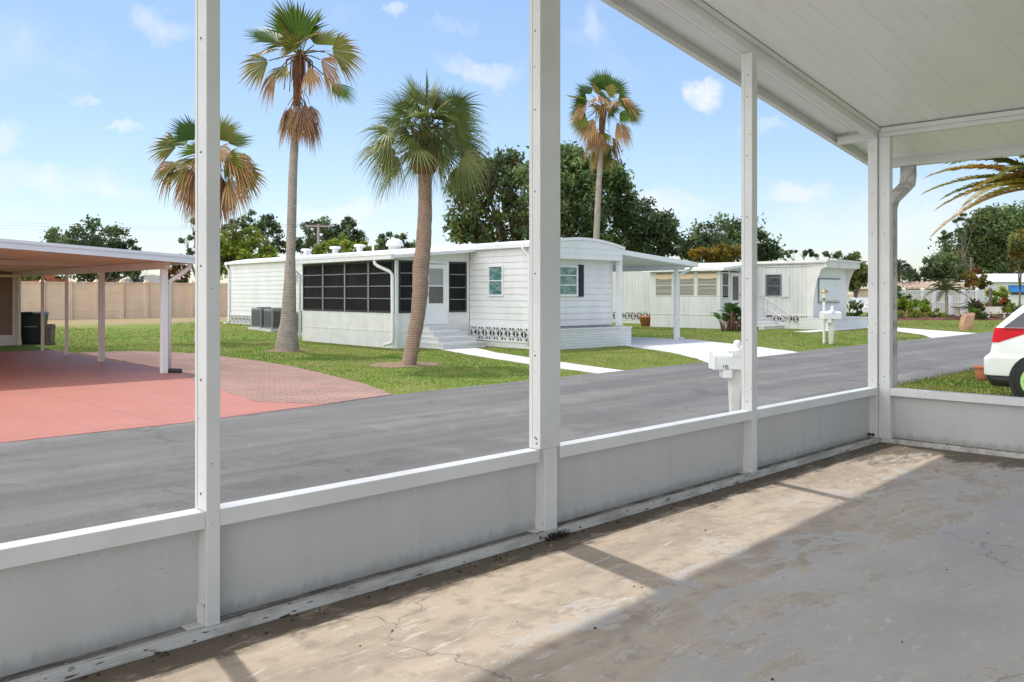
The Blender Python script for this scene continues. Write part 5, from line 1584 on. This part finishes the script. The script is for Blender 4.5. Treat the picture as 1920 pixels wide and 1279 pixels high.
def shrub(name, label, px, py_base, d, blobs, pal, size=.09, n=260, seed=1, group=None, cat='shrub'):
    r = random.Random(seed); b0 = P(px, d)
    t = thing(name, label, cat, (b0.x, b0.y, b0.z), 0, group)
    lf, st = MB(), MB()
    for dx, h, rr in blobs:
        c = Vector((dx * S2, -dx * S2, h))
        leaves(lf, c, (rr, rr, rr * .85), n, size, pal, r, up=.7)
        st.tube([(dx * .4 * S2, -dx * .4 * S2, -.05), c * .6, c], [.03, .022, .01], 5)
    st.build('stems', M['bark'], t); lf.build('foliage', M['leaf'], t)
    return t


GB = 'shrubs in the flower bed'
shrub('hedge_shrub', 'large dark green shrub at the left end of the picket fence', 1678, 0, 60.0, [(-.6, 1.1, .75), (.25, 1.35, .85), (.9, 1.0, .7), (.1, .6, .6)], GREEN['hedge'], .12, 420, 41, GB)
shrub('hedge_shrub', 'broad leaved mid green shrub left of the fence posts', 1706, 0, 59.2, [(-.5, .8, .6), (.3, 1.15, .7), (.95, .75, .55)], GREEN['bright'], .15, 320, 42, GB)
shrub('ground_shrub', 'pale yellow green low plant at the left front of the flower bed', 1682, 0, 57.5, [(-.6, .3, .35), (.1, .35, .38), (.7, .3, .35)], GREEN['yellow'], .10, 240, 43, GB)
shrub('ground_shrub', 'bright yellow green low plant in the middle of the flower bed', 1722, 0, 57.6, [(-.5, .3, .36), (.1, .34, .38), (.7, .28, .3)], GREEN['lime'] + GREEN['yellow'], .10, 240, 44, GB)
shrub('ground_shrub', 'green spreading low plant left of the young palm trunk', 1752, 0, 57.9, [(-.5, .32, .36), (.1, .36, .36), (.6, .28, .32)], GREEN['bright'], .11, 240, 45, GB)
shrub('round_shrub', 'round dark green shrub below the cycad', 1826, 0, 57.3, [(-.3, .40, .42), (.3, .45, .42), (0, .7, .35)], GREEN['hedge'], .09, 380, 46, GB)
shrub('croton_shrub', 'small rusty croton beside the round dark shrub', 1836, 0, 57.6, [(0, .95, .26), (.25, .8, .22)], GREEN['rust'], .10, 220, 47, GB)
shrub('lime_shrub', 'tall lime green shrub behind the pale bench', 1868, 0, 60.2, [(-.3, 1.5, .5), (.25, 1.7, .5), (0, 1.0, .55), (.45, 1.1, .4)], GREEN['lime'], .12, 340, 48, GB)
shrub('croton_shrub', 'orange red croton right of the lime green shrub', 1882, 0, 59.0, [(-.15, .95, .32), (.2, 1.05, .32), (0, .6, .3)], GREEN['red'], .11, 280, 49, GB)
shrub('round_shrub', 'olive green mounded shrub above the car tail', 1899, 0, 58.0, [(-.5, .6, .42), (.1, .75, .45), (.7, .6, .45)], GREEN['olive'] + GREEN['bright'], .10, 320, 50, GB)
shrub('hedge_shrub', 'green shrub at the right corner of the weathered trailer planter', 1592, 0, 46.5, [(0, .6, .42), (.25, 1.0, .42), (.1, .35, .4)], GREEN['hedge'] + GREEN['olive'], .10, 360, 51)
# mulch mound of the flower bed
a, b = P(1655, 59.2), P(1905, 59.6)
mm = MB(); n = 40; v = []
r = random.Random(9)
for i in range(n + 1):
    q = a.lerp(b, i / n); nrm = Vector((-S2, -S2, 0))
    for k, (o_, h) in enumerate(((-1.9, -.02), (-1.0, .16), (0.2, .30), (1.4, .24), (2.3, .10), (2.6, -.03))):
        p = q + nrm * (o_ + r.uniform(-.12, .12)); v.append((p.x, p.y, G + h + (r.uniform(-.05, .06) if 0 < k < 5 else 0)))
f = [(i * 6 + k, i * 6 + k + 1, (i + 1) * 6 + k + 1, (i + 1) * 6 + k) for i in range(n) for k in range(5)]
o = mm.add(v, f).build('flower_bed', M['mulch']); struct(o)

# ------------------------------------------------------------------ fan palms
def frond(mb, st, o, dr, plen, blen, nseg, spread, droop, col, tip, r, sag=.1, roll=0.0, fold=.5, pw=.02, tipr=0.55, petcol=None, sdroop=0.0, face=None, joint=.45, wf=.56):
    """fan leaf: petiole from o along dr, blade of nseg segments"""
    dr = Vector(dr).normalized()
    mid = o + dr * plen * .5 - Vector((0, 0, sag * plen * .25)); end = o + dr * plen - Vector((0, 0, sag * plen))
    pc = petcol or tuple(c * .8 for c in col)
    st.col = pc
    st.tube([o, mid, end], [pw, pw * .7, pw * .5], 4)
    t = (end - mid).normalized()
    s = t.cross(Vector((0, 0, 1)))
    if face is not None:
        s = t.cross(Vector(face))
    if s.length < .15:
        s = t.cross(Vector((r.uniform(-1, 1), r.uniform(-1, 1), 0)))
    s.normalize(); s.rotate(Matrix.Rotation(roll, 3, t)); nm = s.cross(t)
    dth = 2 * spread / nseg
    for i in range(nseg):
        th = -spread + dth * (i + .5)
        L = blen * (.68 + .32 * math.cos(th * .75)) * r.uniform(.9, 1.08)
        e = t * math.cos(th) + s * math.sin(th); q = s * math.cos(th) - t * math.sin(th)
        e = (e + nm * (.25 - .25 * math.cos(th))).normalized()
        sv = (1.34 if i % 2 else .72) * r.uniform(.88, 1.14)
        sd = droop * r.uniform(.8, 1.2) + sdroop * abs(math.sin(th))
        vs, cs = [], []
        for fr in (.05, joint, .62, .82, 1.0):
            wd = L * dth * wf * (fr if fr <= joint else joint * (1 - fr) / (1 - joint) + .012)
            g = fr * fr * L * sd if fr < .5 else (.25 + (fr - .5) * 1.0 + (fr - .5) ** 2 * 1.6) * L * sd
            p = end + e * L * fr * (1 - .25 * sd * fr) - Vector((0, 0, g * .9))
            kx = max(0.0, (fr - tipr) / (1 - tipr)) if tipr < 1 else 0
            c = tuple((a * (1 - kx) + b * kx) * sv for a, b in zip(col, tip))
            h = wd * fold * (1 if i % 2 else -1)
            vs += [p - q * wd + nm * h, p + q * wd - nm * h]; cs += [c, c]
        mb.add(vs, [(2 * j, 2 * j + 1, 2 * j + 3, 2 * j + 2) for j in range(4)], cs)


YG = [(.085, .155, .022), (.11, .17, .022), (.06, .125, .02), (.16, .18, .024)]
TAN = (.50, .30, .14); BRN = (.30, .155, .07); YEL = (.30, .24, .05)


def cdir(ang, toward):
    """direction from an angle in the picture plane (deg, ccw from right) and a lean towards the viewer (deg)"""
    a, e = R(ang), R(toward)
    right, up, back = Vector((S2, -S2, 0)), Vector((0, 0, 1)), Vector((-S2, -S2, 0))
    return right * math.cos(a) * math.cos(e) + up * math.sin(a) * math.cos(e) + back * math.sin(e)


def washington(label, d, pts, radii, heart, leaves_, skirt, seed, dead_stalks=0, trunk_base_px=None, name='fan_palm'):
    """pts: (px, py) up the trunk; leaves_: (angle, lean, petiole, blade, kind) with kind g green, y yellow tipped, t tan, d drooping dead"""
    r = random.Random(seed)
    base = P(pts[0][0], d); t = thing(name, label, 'palm tree', (base.x, base.y, base.z), 0, 'palms across the street')
    def loc(px, py):
        q = P(px, d, 0); q.z = Zat(py, d); return q - base
    tp = [loc(*p) for p in pts]; tp[0].z = min(tp[0].z, 0.0) - .15
    tr = MB(); pl_, rl_ = [], []
    for i in range(len(tp) - 1):
        for k in range(5):
            s_ = k / 5
            pl_.append(tp[i].lerp(tp[i + 1], s_)); rl_.append((radii[i] * (1 - s_) + radii[i + 1] * s_) * r.uniform(.97, 1.03))
    pl_.append(tp[-1]); rl_.append(radii[-1])
    tr.tube(pl_, rl_, 14, jitter=.02); tr.build('trunk', M['palm_bark'], t, True)
    H = loc(*heart)
    cr, sk = MB(), MB()
    for (ang, lean, pe, bl, kind) in leaves_:
        ang += r.uniform(-5, 5)
        o = H + Vector((r.uniform(-.06, .06), r.uniform(-.06, .06), r.uniform(-.1, .06)))
        g = r.choice(YG)
        if kind == 'g':
            a = (g, YEL, .10, .95, .35, .80)
        elif kind == 'y':
            a = (tuple(.5 * x + .5 * y for x, y in zip(g, YEL)), TAN, .27, .95, .35, .55)
        elif kind == 't':
            a = ((.42, .25, .11), TAN, .70, 1.0, .4, .5)
        else:
            a = ((.36, .20, .10), BRN, .9, 1.0, .3, .4)
        col, tip, dro, spr, fo, tpr = a
        sp_ = R(62) if kind in 'gy' else R(52)
        frond(cr if kind != 'd' else sk, cr if kind != 'd' else sk, o, cdir(ang, lean), pe * .95, bl * 1.22, 26 if kind in 'gy' else 24, sp_, dro, col, tip, r, sag=.10 if kind in 'gy' else .25,
              joint=.58, roll=R(r.uniform(-40, 40)), face=(-.7 + r.uniform(-.6, .6), -.7 + r.uniform(-.6, .6), r.uniform(-.1, 1.0)), fold=fo, pw=.028, tipr=tpr, petcol=(.20, .19, .06) if kind in 'gy' else (.30, .17, .08), sdroop=.06)
    # old leaf bases below the heart and the skirt of dead fans
    if skirt:
        z0, z1, ns, bl, spread, greenish = skirt
        for k in range(ns):
            az = k * 2.399 + r.uniform(-.3, .3); s_ = r.random()
            zc_ = z0 + (z1 - z0) * s_
            axis_p = H.lerp(tp[-1], 0) if zc_ > tp[-1].z else tp[-1]
            o = Vector((axis_p.x + .12 * math.cos(az), axis_p.y + .12 * math.sin(az), zc_))
            out = spread * r.uniform(.45, 1.05)
            dv = Vector((math.cos(az) * out, math.sin(az) * out, -.35 - .3 * r.random()))
            gk = r.random() < greenish
            col = r.choice(YG) if gk else tuple(c * r.uniform(.75, 1.25) for c in ((.33, .19, .09) if r.random() < .6 else (.26, .14, .07)))
            frond(sk, sk, o, dv, .30 * bl + .25 * out, bl * r.uniform(.8, 1.1), 20, R(58), .75 if not gk else .6, col, TAN if r.random() < .5 else BRN, r, sag=.5, roll=R(r.uniform(-30, 30)), pw=.018, tipr=.4, petcol=(.28, .15, .07))
    for k in range(dead_stalks):
        az = k * 2.399; rr_ = r.uniform(.12, .42)
        o = H + Vector((.1 * math.cos(az), .1 * math.sin(az), -.05)); ln = r.uniform(.7, 1.25)
        sk.col = tuple(c * r.uniform(.7, 1.2) for c in (.27, .15, .085))
        sk.tube([o, o + Vector((rr_ * .8 * math.cos(az), rr_ * .8 * math.sin(az), -.18)), o + Vector((rr_ * math.cos(az), rr_ * math.sin(az), -ln))], [.028, .022, .014], 4)
    hb = MB(); top = tp[-1]
    ax = [H + (top - H) * q for q in (-.04, .25, .6, 1.02)]
    hb.tube([Vector(a) for a in ax], [radii[-1] * .7, radii[-1] * 1.35, radii[-1] * 1.25, radii[-1] * .95], 12, jitter=.12)
    hb.build('leaf_bases', M['boots'], t)
    cr.build('crown', M['palm_leaf'], t)
    if sk.v:
        sk.build('dead_skirt', M['palm_leaf'], t)
    return t


washington('tall fan palm with a hanging brown skirt, closest to the grey air conditioners', 26.8, [(538, 657), (539, 632), (541, 600), (545, 480), (549, 330), (556, 200)], [.39, .33, .235, .145, .134, .11], (563, 100),
           [(106, 0, .5, 1.25, 'g'), (92, 15, .45, 1.1, 'g'), (66, 5, .70, 1.0, 'g'), (76, -25, .55, 1.0, 'g'), (50, -25, .65, .95, 'g'), (148, 0, .85, .95, 'g'), (128, -25, .7, .9, 'g'), (126, 40, .45, .75, 'y'),
            (186, 8, 1.0, .9, 'y'), (170, 25, .6, .75, 'y'), (224, 30, .6, .65, 'y'), (206, -15, .9, .7, 't'), (14, 0, 1.05, .95, 'y'), (24, -25, .85, .9, 't'), (-4, 18, .7, .85, 't'), (-30, 0, 1.3, .85, 'g'), (38, 45, .5, .7, 'y'), (112, 62, .3, .7, 'g'), (-48, 30, .6, .6, 't')],
           (7.75 - G, 7.25 - G, 20, .74, .55, .2), 3, 20)
washington('shaggy fan palm with many straw coloured leaves, its trunk hidden behind the first porch post', 32.0, [(386, 640), (386, 625), (387, 580), (388, 470), (389, 330)], [.46, .40, .26, .2, .17], (390, 288),
           [(100, 0, .6, 1.1, 'g'), (75, 20, .65, 1.0, 'g'), (55, 0, .8, 1.0, 'g'), (40, -15, .9, .9, 'g'), (125, 10, .8, 1.0, 'g'), (145, -5, 1.0, .95, 'g'), (160, 15, 1.2, .9, 'y'), (176, 0, 1.2, .9, 't'), (195, 10, 1.0, 1.0, 'g'),
            (210, 25, .9, .95, 'y'), (225, 10, .9, .9, 't'), (20, 15, .9, 1.1, 't'), (8, -5, 1.0, 1.05, 't'), (0, 20, 1.2, .95, 't'), (-12, 25, .9, .9, 'g'), (-25, 0, 1.2, 1.0, 'y'), (-38, 15, 1.15, 1.0, 't'), (-50, -5, .9, .9, 'd'), (-62, 20, .9, .9, 'd'),
            (240, -5, .8, .9, 't'), (85, -40, .6, .9, 'g'), (15, -30, .9, .9, 't'), (235, 35, .7, .9, 'd'), (252, 10, .75, 1.0, 'd'), (288, 10, .8, 1.0, 'd'), (276, -15, .7, .9, 'd'), (30, 40, .7, .9, 't'), (140, 60, .35, .9, 'g'), (60, 62, .3, .9, 't'), (200, 55, .5, .85, 'y'), (330, 58, .5, .85, 'd'), (110, -60, .4, .9, 'g'), (260, 62, .4, .9, 'd'), (20, 70, .3, .8, 't')],
           (6.5 - G, 5.6 - G, 16, .85, .5, .08), 5, 12)
washington('slender distant fan palm standing over the dark oaks', 47.0, [(1117, 640), (1117, 600), (1118, 450), (1122, 360), (1128, 260)], [.26, .22, .17, .155, .14], (1131, 200),
           [(95, 0, .9, 1.2, 'g'), (112, 15, .8, 1.0, 'y'), (75, 10, .9, 1.0, 'g'), (130, -10, 1.1, 1.0, 'g'), (60, -5, 1.0, 1.0, 'g'), (150, 5, 1.1, 1.0, 'g'), (40, 15, 1.1, .95, 't'), (120, 40, .7, 1.1, 't'), (100, 35, .5, .9, 't'), (20, 0, 1.2, 1.0, 't'),
            (165, 10, 1.0, .9, 't'), (185, -5, 1.0, .9, 'g'), (200, 15, 1.1, .95, 'g'), (-5, 0, 1.3, 1.0, 'g'), (-18, 20, .9, .9, 'g'), (-30, -10, 1.2, .9, 't'), (215, 0, 1.2, .9, 'y'), (45, 45, .7, .9, 't'), (88, -40, .8, 1.0, 'g'), (225, 30, .9, .9, 't'), (105, -20, .8, 1.0, 'g'), (68, 30, .7, .9, 'y'), (28, -20, 1.0, .9, 'g'), (155, -15, 1.0, .9, 'g'), (-45, 10, 1.0, .9, 't'), (235, 5, 1.0, .9, 't'), (90, 65, .35, .8, 't'), (200, 60, .4, .8, 'y'), (350, 55, .5, .8, 'g')],
           (10.6 - G, 9.6 - G, 15, .95, .8, .45), 8, 12)

# leaning cabbage palm nearest the street
def cabbage(label, d, pts, radii, heart, seed):
    r = random.Random(seed); base = P(pts[0][0], d)
    t = thing('cabbage_palm', label, 'palm tree', (base.x, base.y, base.z), 0, 'palms across the street')
    def loc(px, py):
        q = P(px, d, 0); q.z = Zat(py, d); return q - base
    tp = [loc(*p) for p in pts]; tp[0].z = -.15
    tr = MB(); pl_, rl_ = [], []
    for i in range(len(tp) - 1):
        for k in range(6):
            s_ = k / 6
            pl_.append(tp[i].lerp(tp[i + 1], s_)); rl_.append((radii[i] * (1 - s_) + radii[i + 1] * s_) * r.uniform(.975, 1.025))
    pl_.append(tp[-1]); rl_.append(radii[-1])
    tr.tube(pl_, rl_, 16, jitter=.02); tr.build('trunk', M['sabal_bark'], t, True)
    H = loc(*heart); top = tp[-1]
    bt = MB(); bt.tube([top - Vector((0, 0, .05)), top + Vector((0, 0, .12)), top.lerp(H, .5), H], [.22, .31, .34, .16], 14, jitter=.1)
    for k in range(46):                                     # split old leaf bases
        az = k * 2.399; s_ = (k % 23) / 23
        o = top + (H - top) * s_ + Vector((.27 * math.cos(az), .27 * math.sin(az), .0))
        bt.bar(o, o + Vector((.13 * math.cos(az), .13 * math.sin(az), .26)), .07, .03, (math.cos(az), math.sin(az), 0))
    bt.build('leaf_bases', M['boots'], t)
    cr = MB()
    SG = [(.12, .165, .04), (.155, .195, .046), (.095, .14, .036), (.24, .26, .10)]
    n = 50
    for k in range(n):
        s_ = k / (n - 1)
        el = math.asin(max(-.85, min(.99, 1.0 - 1.45 * s_ + r.uniform(-.1, .1)))); az = k * 2.399 + r.uniform(-.25, .25)
        dv = Vector((math.cos(el) * math.cos(az), math.cos(el) * math.sin(az), math.sin(el)))
        pe = r.uniform(.55, 1.1) * (.95 + .15 * s_); bl = r.uniform(.85, 1.05)
        if el < R(-25):
            pe *= .85
        col = r.choice(SG); vv = r.uniform(.85, 1.2); col = tuple(c * vv for c in col)
        frond(cr, cr, H - Vector((0, 0, .30 * s_)), dv, pe, bl, 42, R(92), .14 + .42 * s_, col, (.22, .235, .11), r, sag=.08, roll=R(r.uniform(-30, 30)), face=(r.uniform(-1, .6), r.uniform(-1, .6), r.uniform(0, .9)), joint=r.uniform(.24, .36), wf=.62, fold=.5, pw=.022, tipr=.6, petcol=(.12, .14, .04), sdroop=.12)
    for ang, lean, pe in ((80, 70, .35), (140, 55, .55), (30, 55, .55), (-20, 62, .5), (200, 60, .5), (100, 40, .7)):
        col = r.choice(SG)
        frond(cr, cr, H - Vector((0, 0, .1)), cdir(ang, lean), pe, .95, 40, R(85), .62, col, (.24, .25, .12), r, sag=.05, roll=R(r.uniform(-20, 20)), face=(-.5, -.5, .8), joint=.28, wf=.6, fold=.5, pw=.022, tipr=.5, petcol=(.12, .14, .04))
    cr.build('crown', M['palm_leaf'], t)
    return t


cabbage('leaning full crowned cabbage palm with a curved trunk beside the front steps', 21.3, [(763, 685), (771, 660), (784, 590), (788, 545), (789, 500), (793, 470), (797, 400), (797, 322)], [.19, .175, .175, .19, .20, .19, .17, .165], (797, 246), 17)


# ------------------------------------------------------------------ feather palms, cycad and paddle leaved plants
def feather(mb, o, dr, L, npair, leaf, droop, cols, r, rach=.02, vee=.5, hang=.25):
    dr = Vector(dr).normalized(); pts = []
    for i in range(13):
        s_ = i / 12
        pts.append(o + dr * L * s_ * (1 - .12 * droop * s_) - Vector((0, 0, droop * L * .5 * s_ ** 2.2)))
    mb.col = (cols[0][0] * 1.2, cols[0][1], cols[0][2])
    mb.tube(pts, [rach * (1 - .85 * i / 12) for i in range(13)], 5)
    for k in range(npair):
        s_ = .10 + .90 * k / npair; i = min(11, int(s_ * 12)); q = pts[i].lerp(pts[i + 1], s_ * 12 - i); t = (pts[i + 1] - pts[i]).normalized()
        sd = t.cross(Vector((0, 0, 1)));
        if sd.length < .1:
            sd = Vector((S2, -S2, 0))
        sd.normalize(); up = sd.cross(t)
        ll = leaf * (math.sin(math.pi * min(1, s_ * .9 + .12)) ** .6) * r.uniform(.85, 1.1)
        for sg in (-1, 1):
            e = (t * .75 + sd * sg * .75 + up * vee * r.uniform(.3, 1.1)).normalized()
            c = r.choice(cols); vv = r.uniform(.8, 1.2); c = tuple(x * vv for x in c)
            m_ = q + e * ll * .5; tip = q + e * ll - Vector((0, 0, hang * ll))
            wv = t * .014
            mb.add([q - wv * .6, q + wv * .6, m_ + wv, tip, m_ - wv], [(0, 1, 2, 3, 4)], [c] * 5)


def feather_palm(name, label, loc, H, fronds, trunk_r, L, seed, cols, npair=60, leaf=.3, cat='palm tree', group=None, droop=1.0, mat=None):
    r = random.Random(seed); t = thing(name, label, cat, loc, 0, group)
    tr = MB(); tr.tube([(0, 0, -.2), (0, 0, .1), (0, 0, H * .6), (0, 0, H)], [trunk_r * 1.3, trunk_r * 1.1, trunk_r, trunk_r * .9], 12, jitter=.05); tr.build('trunk', mat or M['boots'], t)
    cr = MB()
    for k, (az, el, s_) in enumerate(fronds):
        dv = Vector((math.cos(el) * math.cos(az), math.cos(el) * math.sin(az), math.sin(el)))
        feather(cr, Vector((0, 0, H - .05)), dv, L * s_, npair, leaf, droop * r.uniform(.8, 1.2), cols if not isinstance(cols[0], list) else cols[k % len(cols)], r)
    cr.build('crown', M['palm_leaf'], t)
    return t


# date palm beyond the car: its fronds reach in from the right
dp = P(2000, 16.2, G)
fr_list = []
r = random.Random(4)
left = math.atan2(S2, -S2)
for k in range(30):
    fr_list.append((k * 2.399, R(82 - 78 * (k / 30) + r.uniform(-6, 6)), r.uniform(.85, 1.05)))
for da, el, s_ in ((.05, 22, 1.16), (-.25, 34, 1.0), (.3, 12, 1.0), (.15, 42, .95), (-.1, 4, 1.0), (.42, 26, .9), (-.4, 14, .92), (-.02, 16, 1.1)):
    fr_list.append((left + da, R(el), s_))
feather_palm('date_palm', 'feathery date palm with yellowing fronds arching in from the right', dp, 3.75, fr_list, .26, 2.75, 6,
             [[(.42, .30, .04), (.27, .24, .035)], [(.20, .21, .035), (.34, .27, .04)], [(.46, .27, .045), (.36, .24, .035)], [(.13, .17, .035), (.22, .21, .035)]], 92, .30, droop=.7)
c = P(1775, 58.2)
fr = [(k * 2.399, R(62 - 75 * (k / 18)), .9 + .2 * ((k * 7) % 3) / 3) for k in range(18)]
fp = feather_palm('young_palm', 'young feather palm rising from the flower bed in front of the picket fence', c, 2.05, fr, .10, 1.7, 7, [(.075, .10, .025), (.10, .11, .03), (.05, .075, .02)], 34, .42, mat=M['palm_bark'], droop=.8)
c = P(1826, 58.8)
fr = [(k * 2.399, R(78 - 80 * (k / 30)), 1.0) for k in range(30)]
feather_palm('cycad', 'dark spiky cycad between the picket fence and the bench', c, .75, fr, .16, 1.25, 9, [(.03, .075, .022), (.045, .095, .025)], 30, .16, cat='plant', droop=.7)
c = P(1683, 78)
fr = [(k * 2.399, R(80 - 120 * (k / 34)), 1.0) for k in range(34)]
feather_palm('date_palm', 'dark bushy palm rising just right of the corner post', c, 3.9, fr, .22, 2.0, 10, [(.035, .055, .02), (.05, .065, .022)], 26, .42, droop=1.0)


def paddle_plant(label, c, n, seed):
    r = random.Random(seed); t = thing('banana_plant', label, 'plant', c)
    st, lf = MB(), MB()
    for k in range(n):
        az = k * 2.399 + r.uniform(-.3, .3); rad_ = r.uniform(.05, .42)
        o = Vector((rad_ * math.cos(az * 1.7), rad_ * math.sin(az * 1.7), -.05)); h = r.uniform(.45, 1.05); lean = r.uniform(.05, .3)
        e = o + Vector((lean * math.cos(az), lean * math.sin(az), h))
        st.tube([o, o.lerp(e, .5) + Vector((0, 0, .05)), e], [.045, .035, .016], 6)
        dv = Vector((math.cos(az) * r.uniform(.3, .9), math.sin(az) * r.uniform(.3, .9), r.uniform(.5, 1.0))).normalized(); L = r.uniform(.55, .85); W = L * .24
        sd = dv.cross(Vector((0, 0, 1))).normalized(); up = sd.cross(dv)
        col = r.choice([(.045, .10, .02), (.06, .125, .025), (.035, .08, .018)])
        vs = []
        for i in range(9):
            s_ = i / 8; ww = W * math.sin(math.pi * min(.985, s_ * .96 + .04)) ** .6
            p = e + dv * L * s_ - Vector((0, 0, .35 * L * s_ ** 2))
            vs += [p - sd * ww + up * ww * .25, p - up * .01, p + sd * ww + up * ww * .25]
        lf.add(vs, [(3 * i + j, 3 * i + j + 1, 3 * i + j + 4, 3 * i + j + 3) for i in range(8) for j in range(2)], [col] * 27)
    st.build('stems', surf('banana_stem', (.20, .10, .07), (.12, .07, .05), 5, .8), t, True); lf.build('leaves', M['palm_leaf'], t, True)
    return t


c = P(1372, 40.4); paddle_plant('clump of broad paddle leaves on dark stems in front of the weathered trailer sunroom', c, 26, 3)

# ------------------------------------------------------------------ lawn: grass blades kept off the paved areas
rs = np.random.RandomState(3)
PATCH = rs.uniform(0, 1, (64, 64))


def grass(name, label, x0, x1, y0, y1, dens, hgt, wid, cols, test):
    n = int((x1 - x0) * (y1 - y0) * dens)
    X = rs.uniform(x0, x1, n); Y = rs.uniform(y0, y1, n)
    keep = np.array([test(a, b) for a, b in zip(X, Y)]); X, Y = X[keep], Y[keep]; n = len(X)
    Z = np.array([ground(a, b) for a, b in zip(X, Y)])
    def vn(sc):
        gx, gy = X / sc + 500, Y / sc + 500
        ix, iy = gx.astype(int), gy.astype(int); fx, fy = gx - ix, gy - iy
        fx, fy = fx * fx * (3 - 2 * fx), fy * fy * (3 - 2 * fy)
        T = PATCH
        q = lambda i, j: T[i % 64, j % 64]
        return (q(ix, iy) * (1 - fx) + q(ix + 1, iy) * fx) * (1 - fy) + (q(ix, iy + 1) * (1 - fx) + q(ix + 1, iy + 1) * fx) * fy
    patch = .5 * vn(3.1) + .3 * vn(1.1) + .2 * vn(.45) + .04
    patch = np.clip((patch - .5) * 2.1 + .50, 0, .999)
    H = hgt * rs.uniform(.45, 1.2, n); W = wid * rs.uniform(.7, 1.4, n); az = rs.uniform(0, 6.283, n); ln = rs.uniform(.1, .9, n) * H; la = rs.uniform(0, 6.283, n)
    V = np.zeros((n, 3, 3), dtype=np.float32)
    V[:, 0] = np.stack([X - W * np.cos(az), Y - W * np.sin(az), Z - .005], 1); V[:, 1] = np.stack([X + W * np.cos(az), Y + W * np.sin(az), Z - .005], 1)
    V[:, 2] = np.stack([X + ln * np.cos(la), Y + ln * np.sin(la), Z + H], 1)
    me = bpy.data.meshes.new(name)
    me.vertices.add(n * 3); me.vertices.foreach_set('co', V.ravel())
    me.loops.add(n * 3); me.loops.foreach_set('vertex_index', np.arange(n * 3, dtype=np.int32))
    me.polygons.add(n); me.polygons.foreach_set('loop_start', np.arange(0, n * 3, 3, dtype=np.int32)); me.polygons.foreach_set('loop_total', np.full(n, 3, dtype=np.int32))
    me.update(calc_edges=True)
    ca = me.color_attributes.new('Col', 'FLOAT_COLOR', 'POINT')
    C = np.array(cols, dtype=np.float32); w = np.clip(patch + rs.normal(0, .07, n), 0, .999)
    idx = (w * len(C)).astype(int)
    c = C[idx] * rs.uniform(.9, 1.1, (n, 1))
    A = np.ones((n, 3, 4), dtype=np.float32); A[:, :, :3] = c[:, None, :]
    ca.data.foreach_set('color', A.ravel()); me.materials.append(M['leaf'])
    o = bpy.data.objects.new(name, me); COL.objects.link(o); struct(o, 'stuff'); o['label'] = label
    return o


def lawn_ok(x, y):
    if y < road_far(x) + .02:
        return False
    if any(inside(p, x, y) for p in SHEETS):
        return False
    # footprints of the two mobile homes, in their own frames
    cx, sx_ = math.cos(RZ1), math.sin(RZ1)
    a = (x - 19.70) * cx + (y - 18.77) * sx_; b = -(x - 19.70) * sx_ + (y - 18.77) * cx
    if -.05 < a < 3.7 and -.6 < b < 23 or -3.05 < a < .1 and 3.1 < b < 9.4:
        return False
    if 40.0 < x < 44.4 and 18.6 < y < 37 or 37.4 < x < 40.4 and 23 < y < 27.3:
        return False
    return True


GC = [(.10, .155, .030), (.13, .185, .036), (.155, .21, .042), (.18, .225, .048), (.22, .235, .062), (.28, .255, .09), (.33, .28, .125)]
grass('grass', 'mown green lawn in front of the white mobile home', 8, 24, 11.3, 30, 330, .022, .014, GC, lawn_ok)
grass('grass', 'mown lawn stretching back to the boundary wall', 7, 26, 30, 47, 90, .03, .022, GC, lambda x, y: lawn_ok(x, y) and y < 40 + 3 * math.sin(x * .7) + rng.uniform(-2, 2))
grass('grass', 'green lawn in front of the weathered trailer', 24, 40, 11.8, 30, 170, .026, .018, GC, lawn_ok)
grass('grass', 'far lawn beside the flower bed', 40, 64, 11.8, 28, 70, .03, .025, GC, lawn_ok)
grass('grass', 'yellowish grass strip between the porch and the street', 12, 26, 1.5, 6.75, 520, .06, .008, [(.12, .15, .03), (.15, .17, .035), (.19, .18, .05), (.22, .19, .06)], lambda x, y: True)
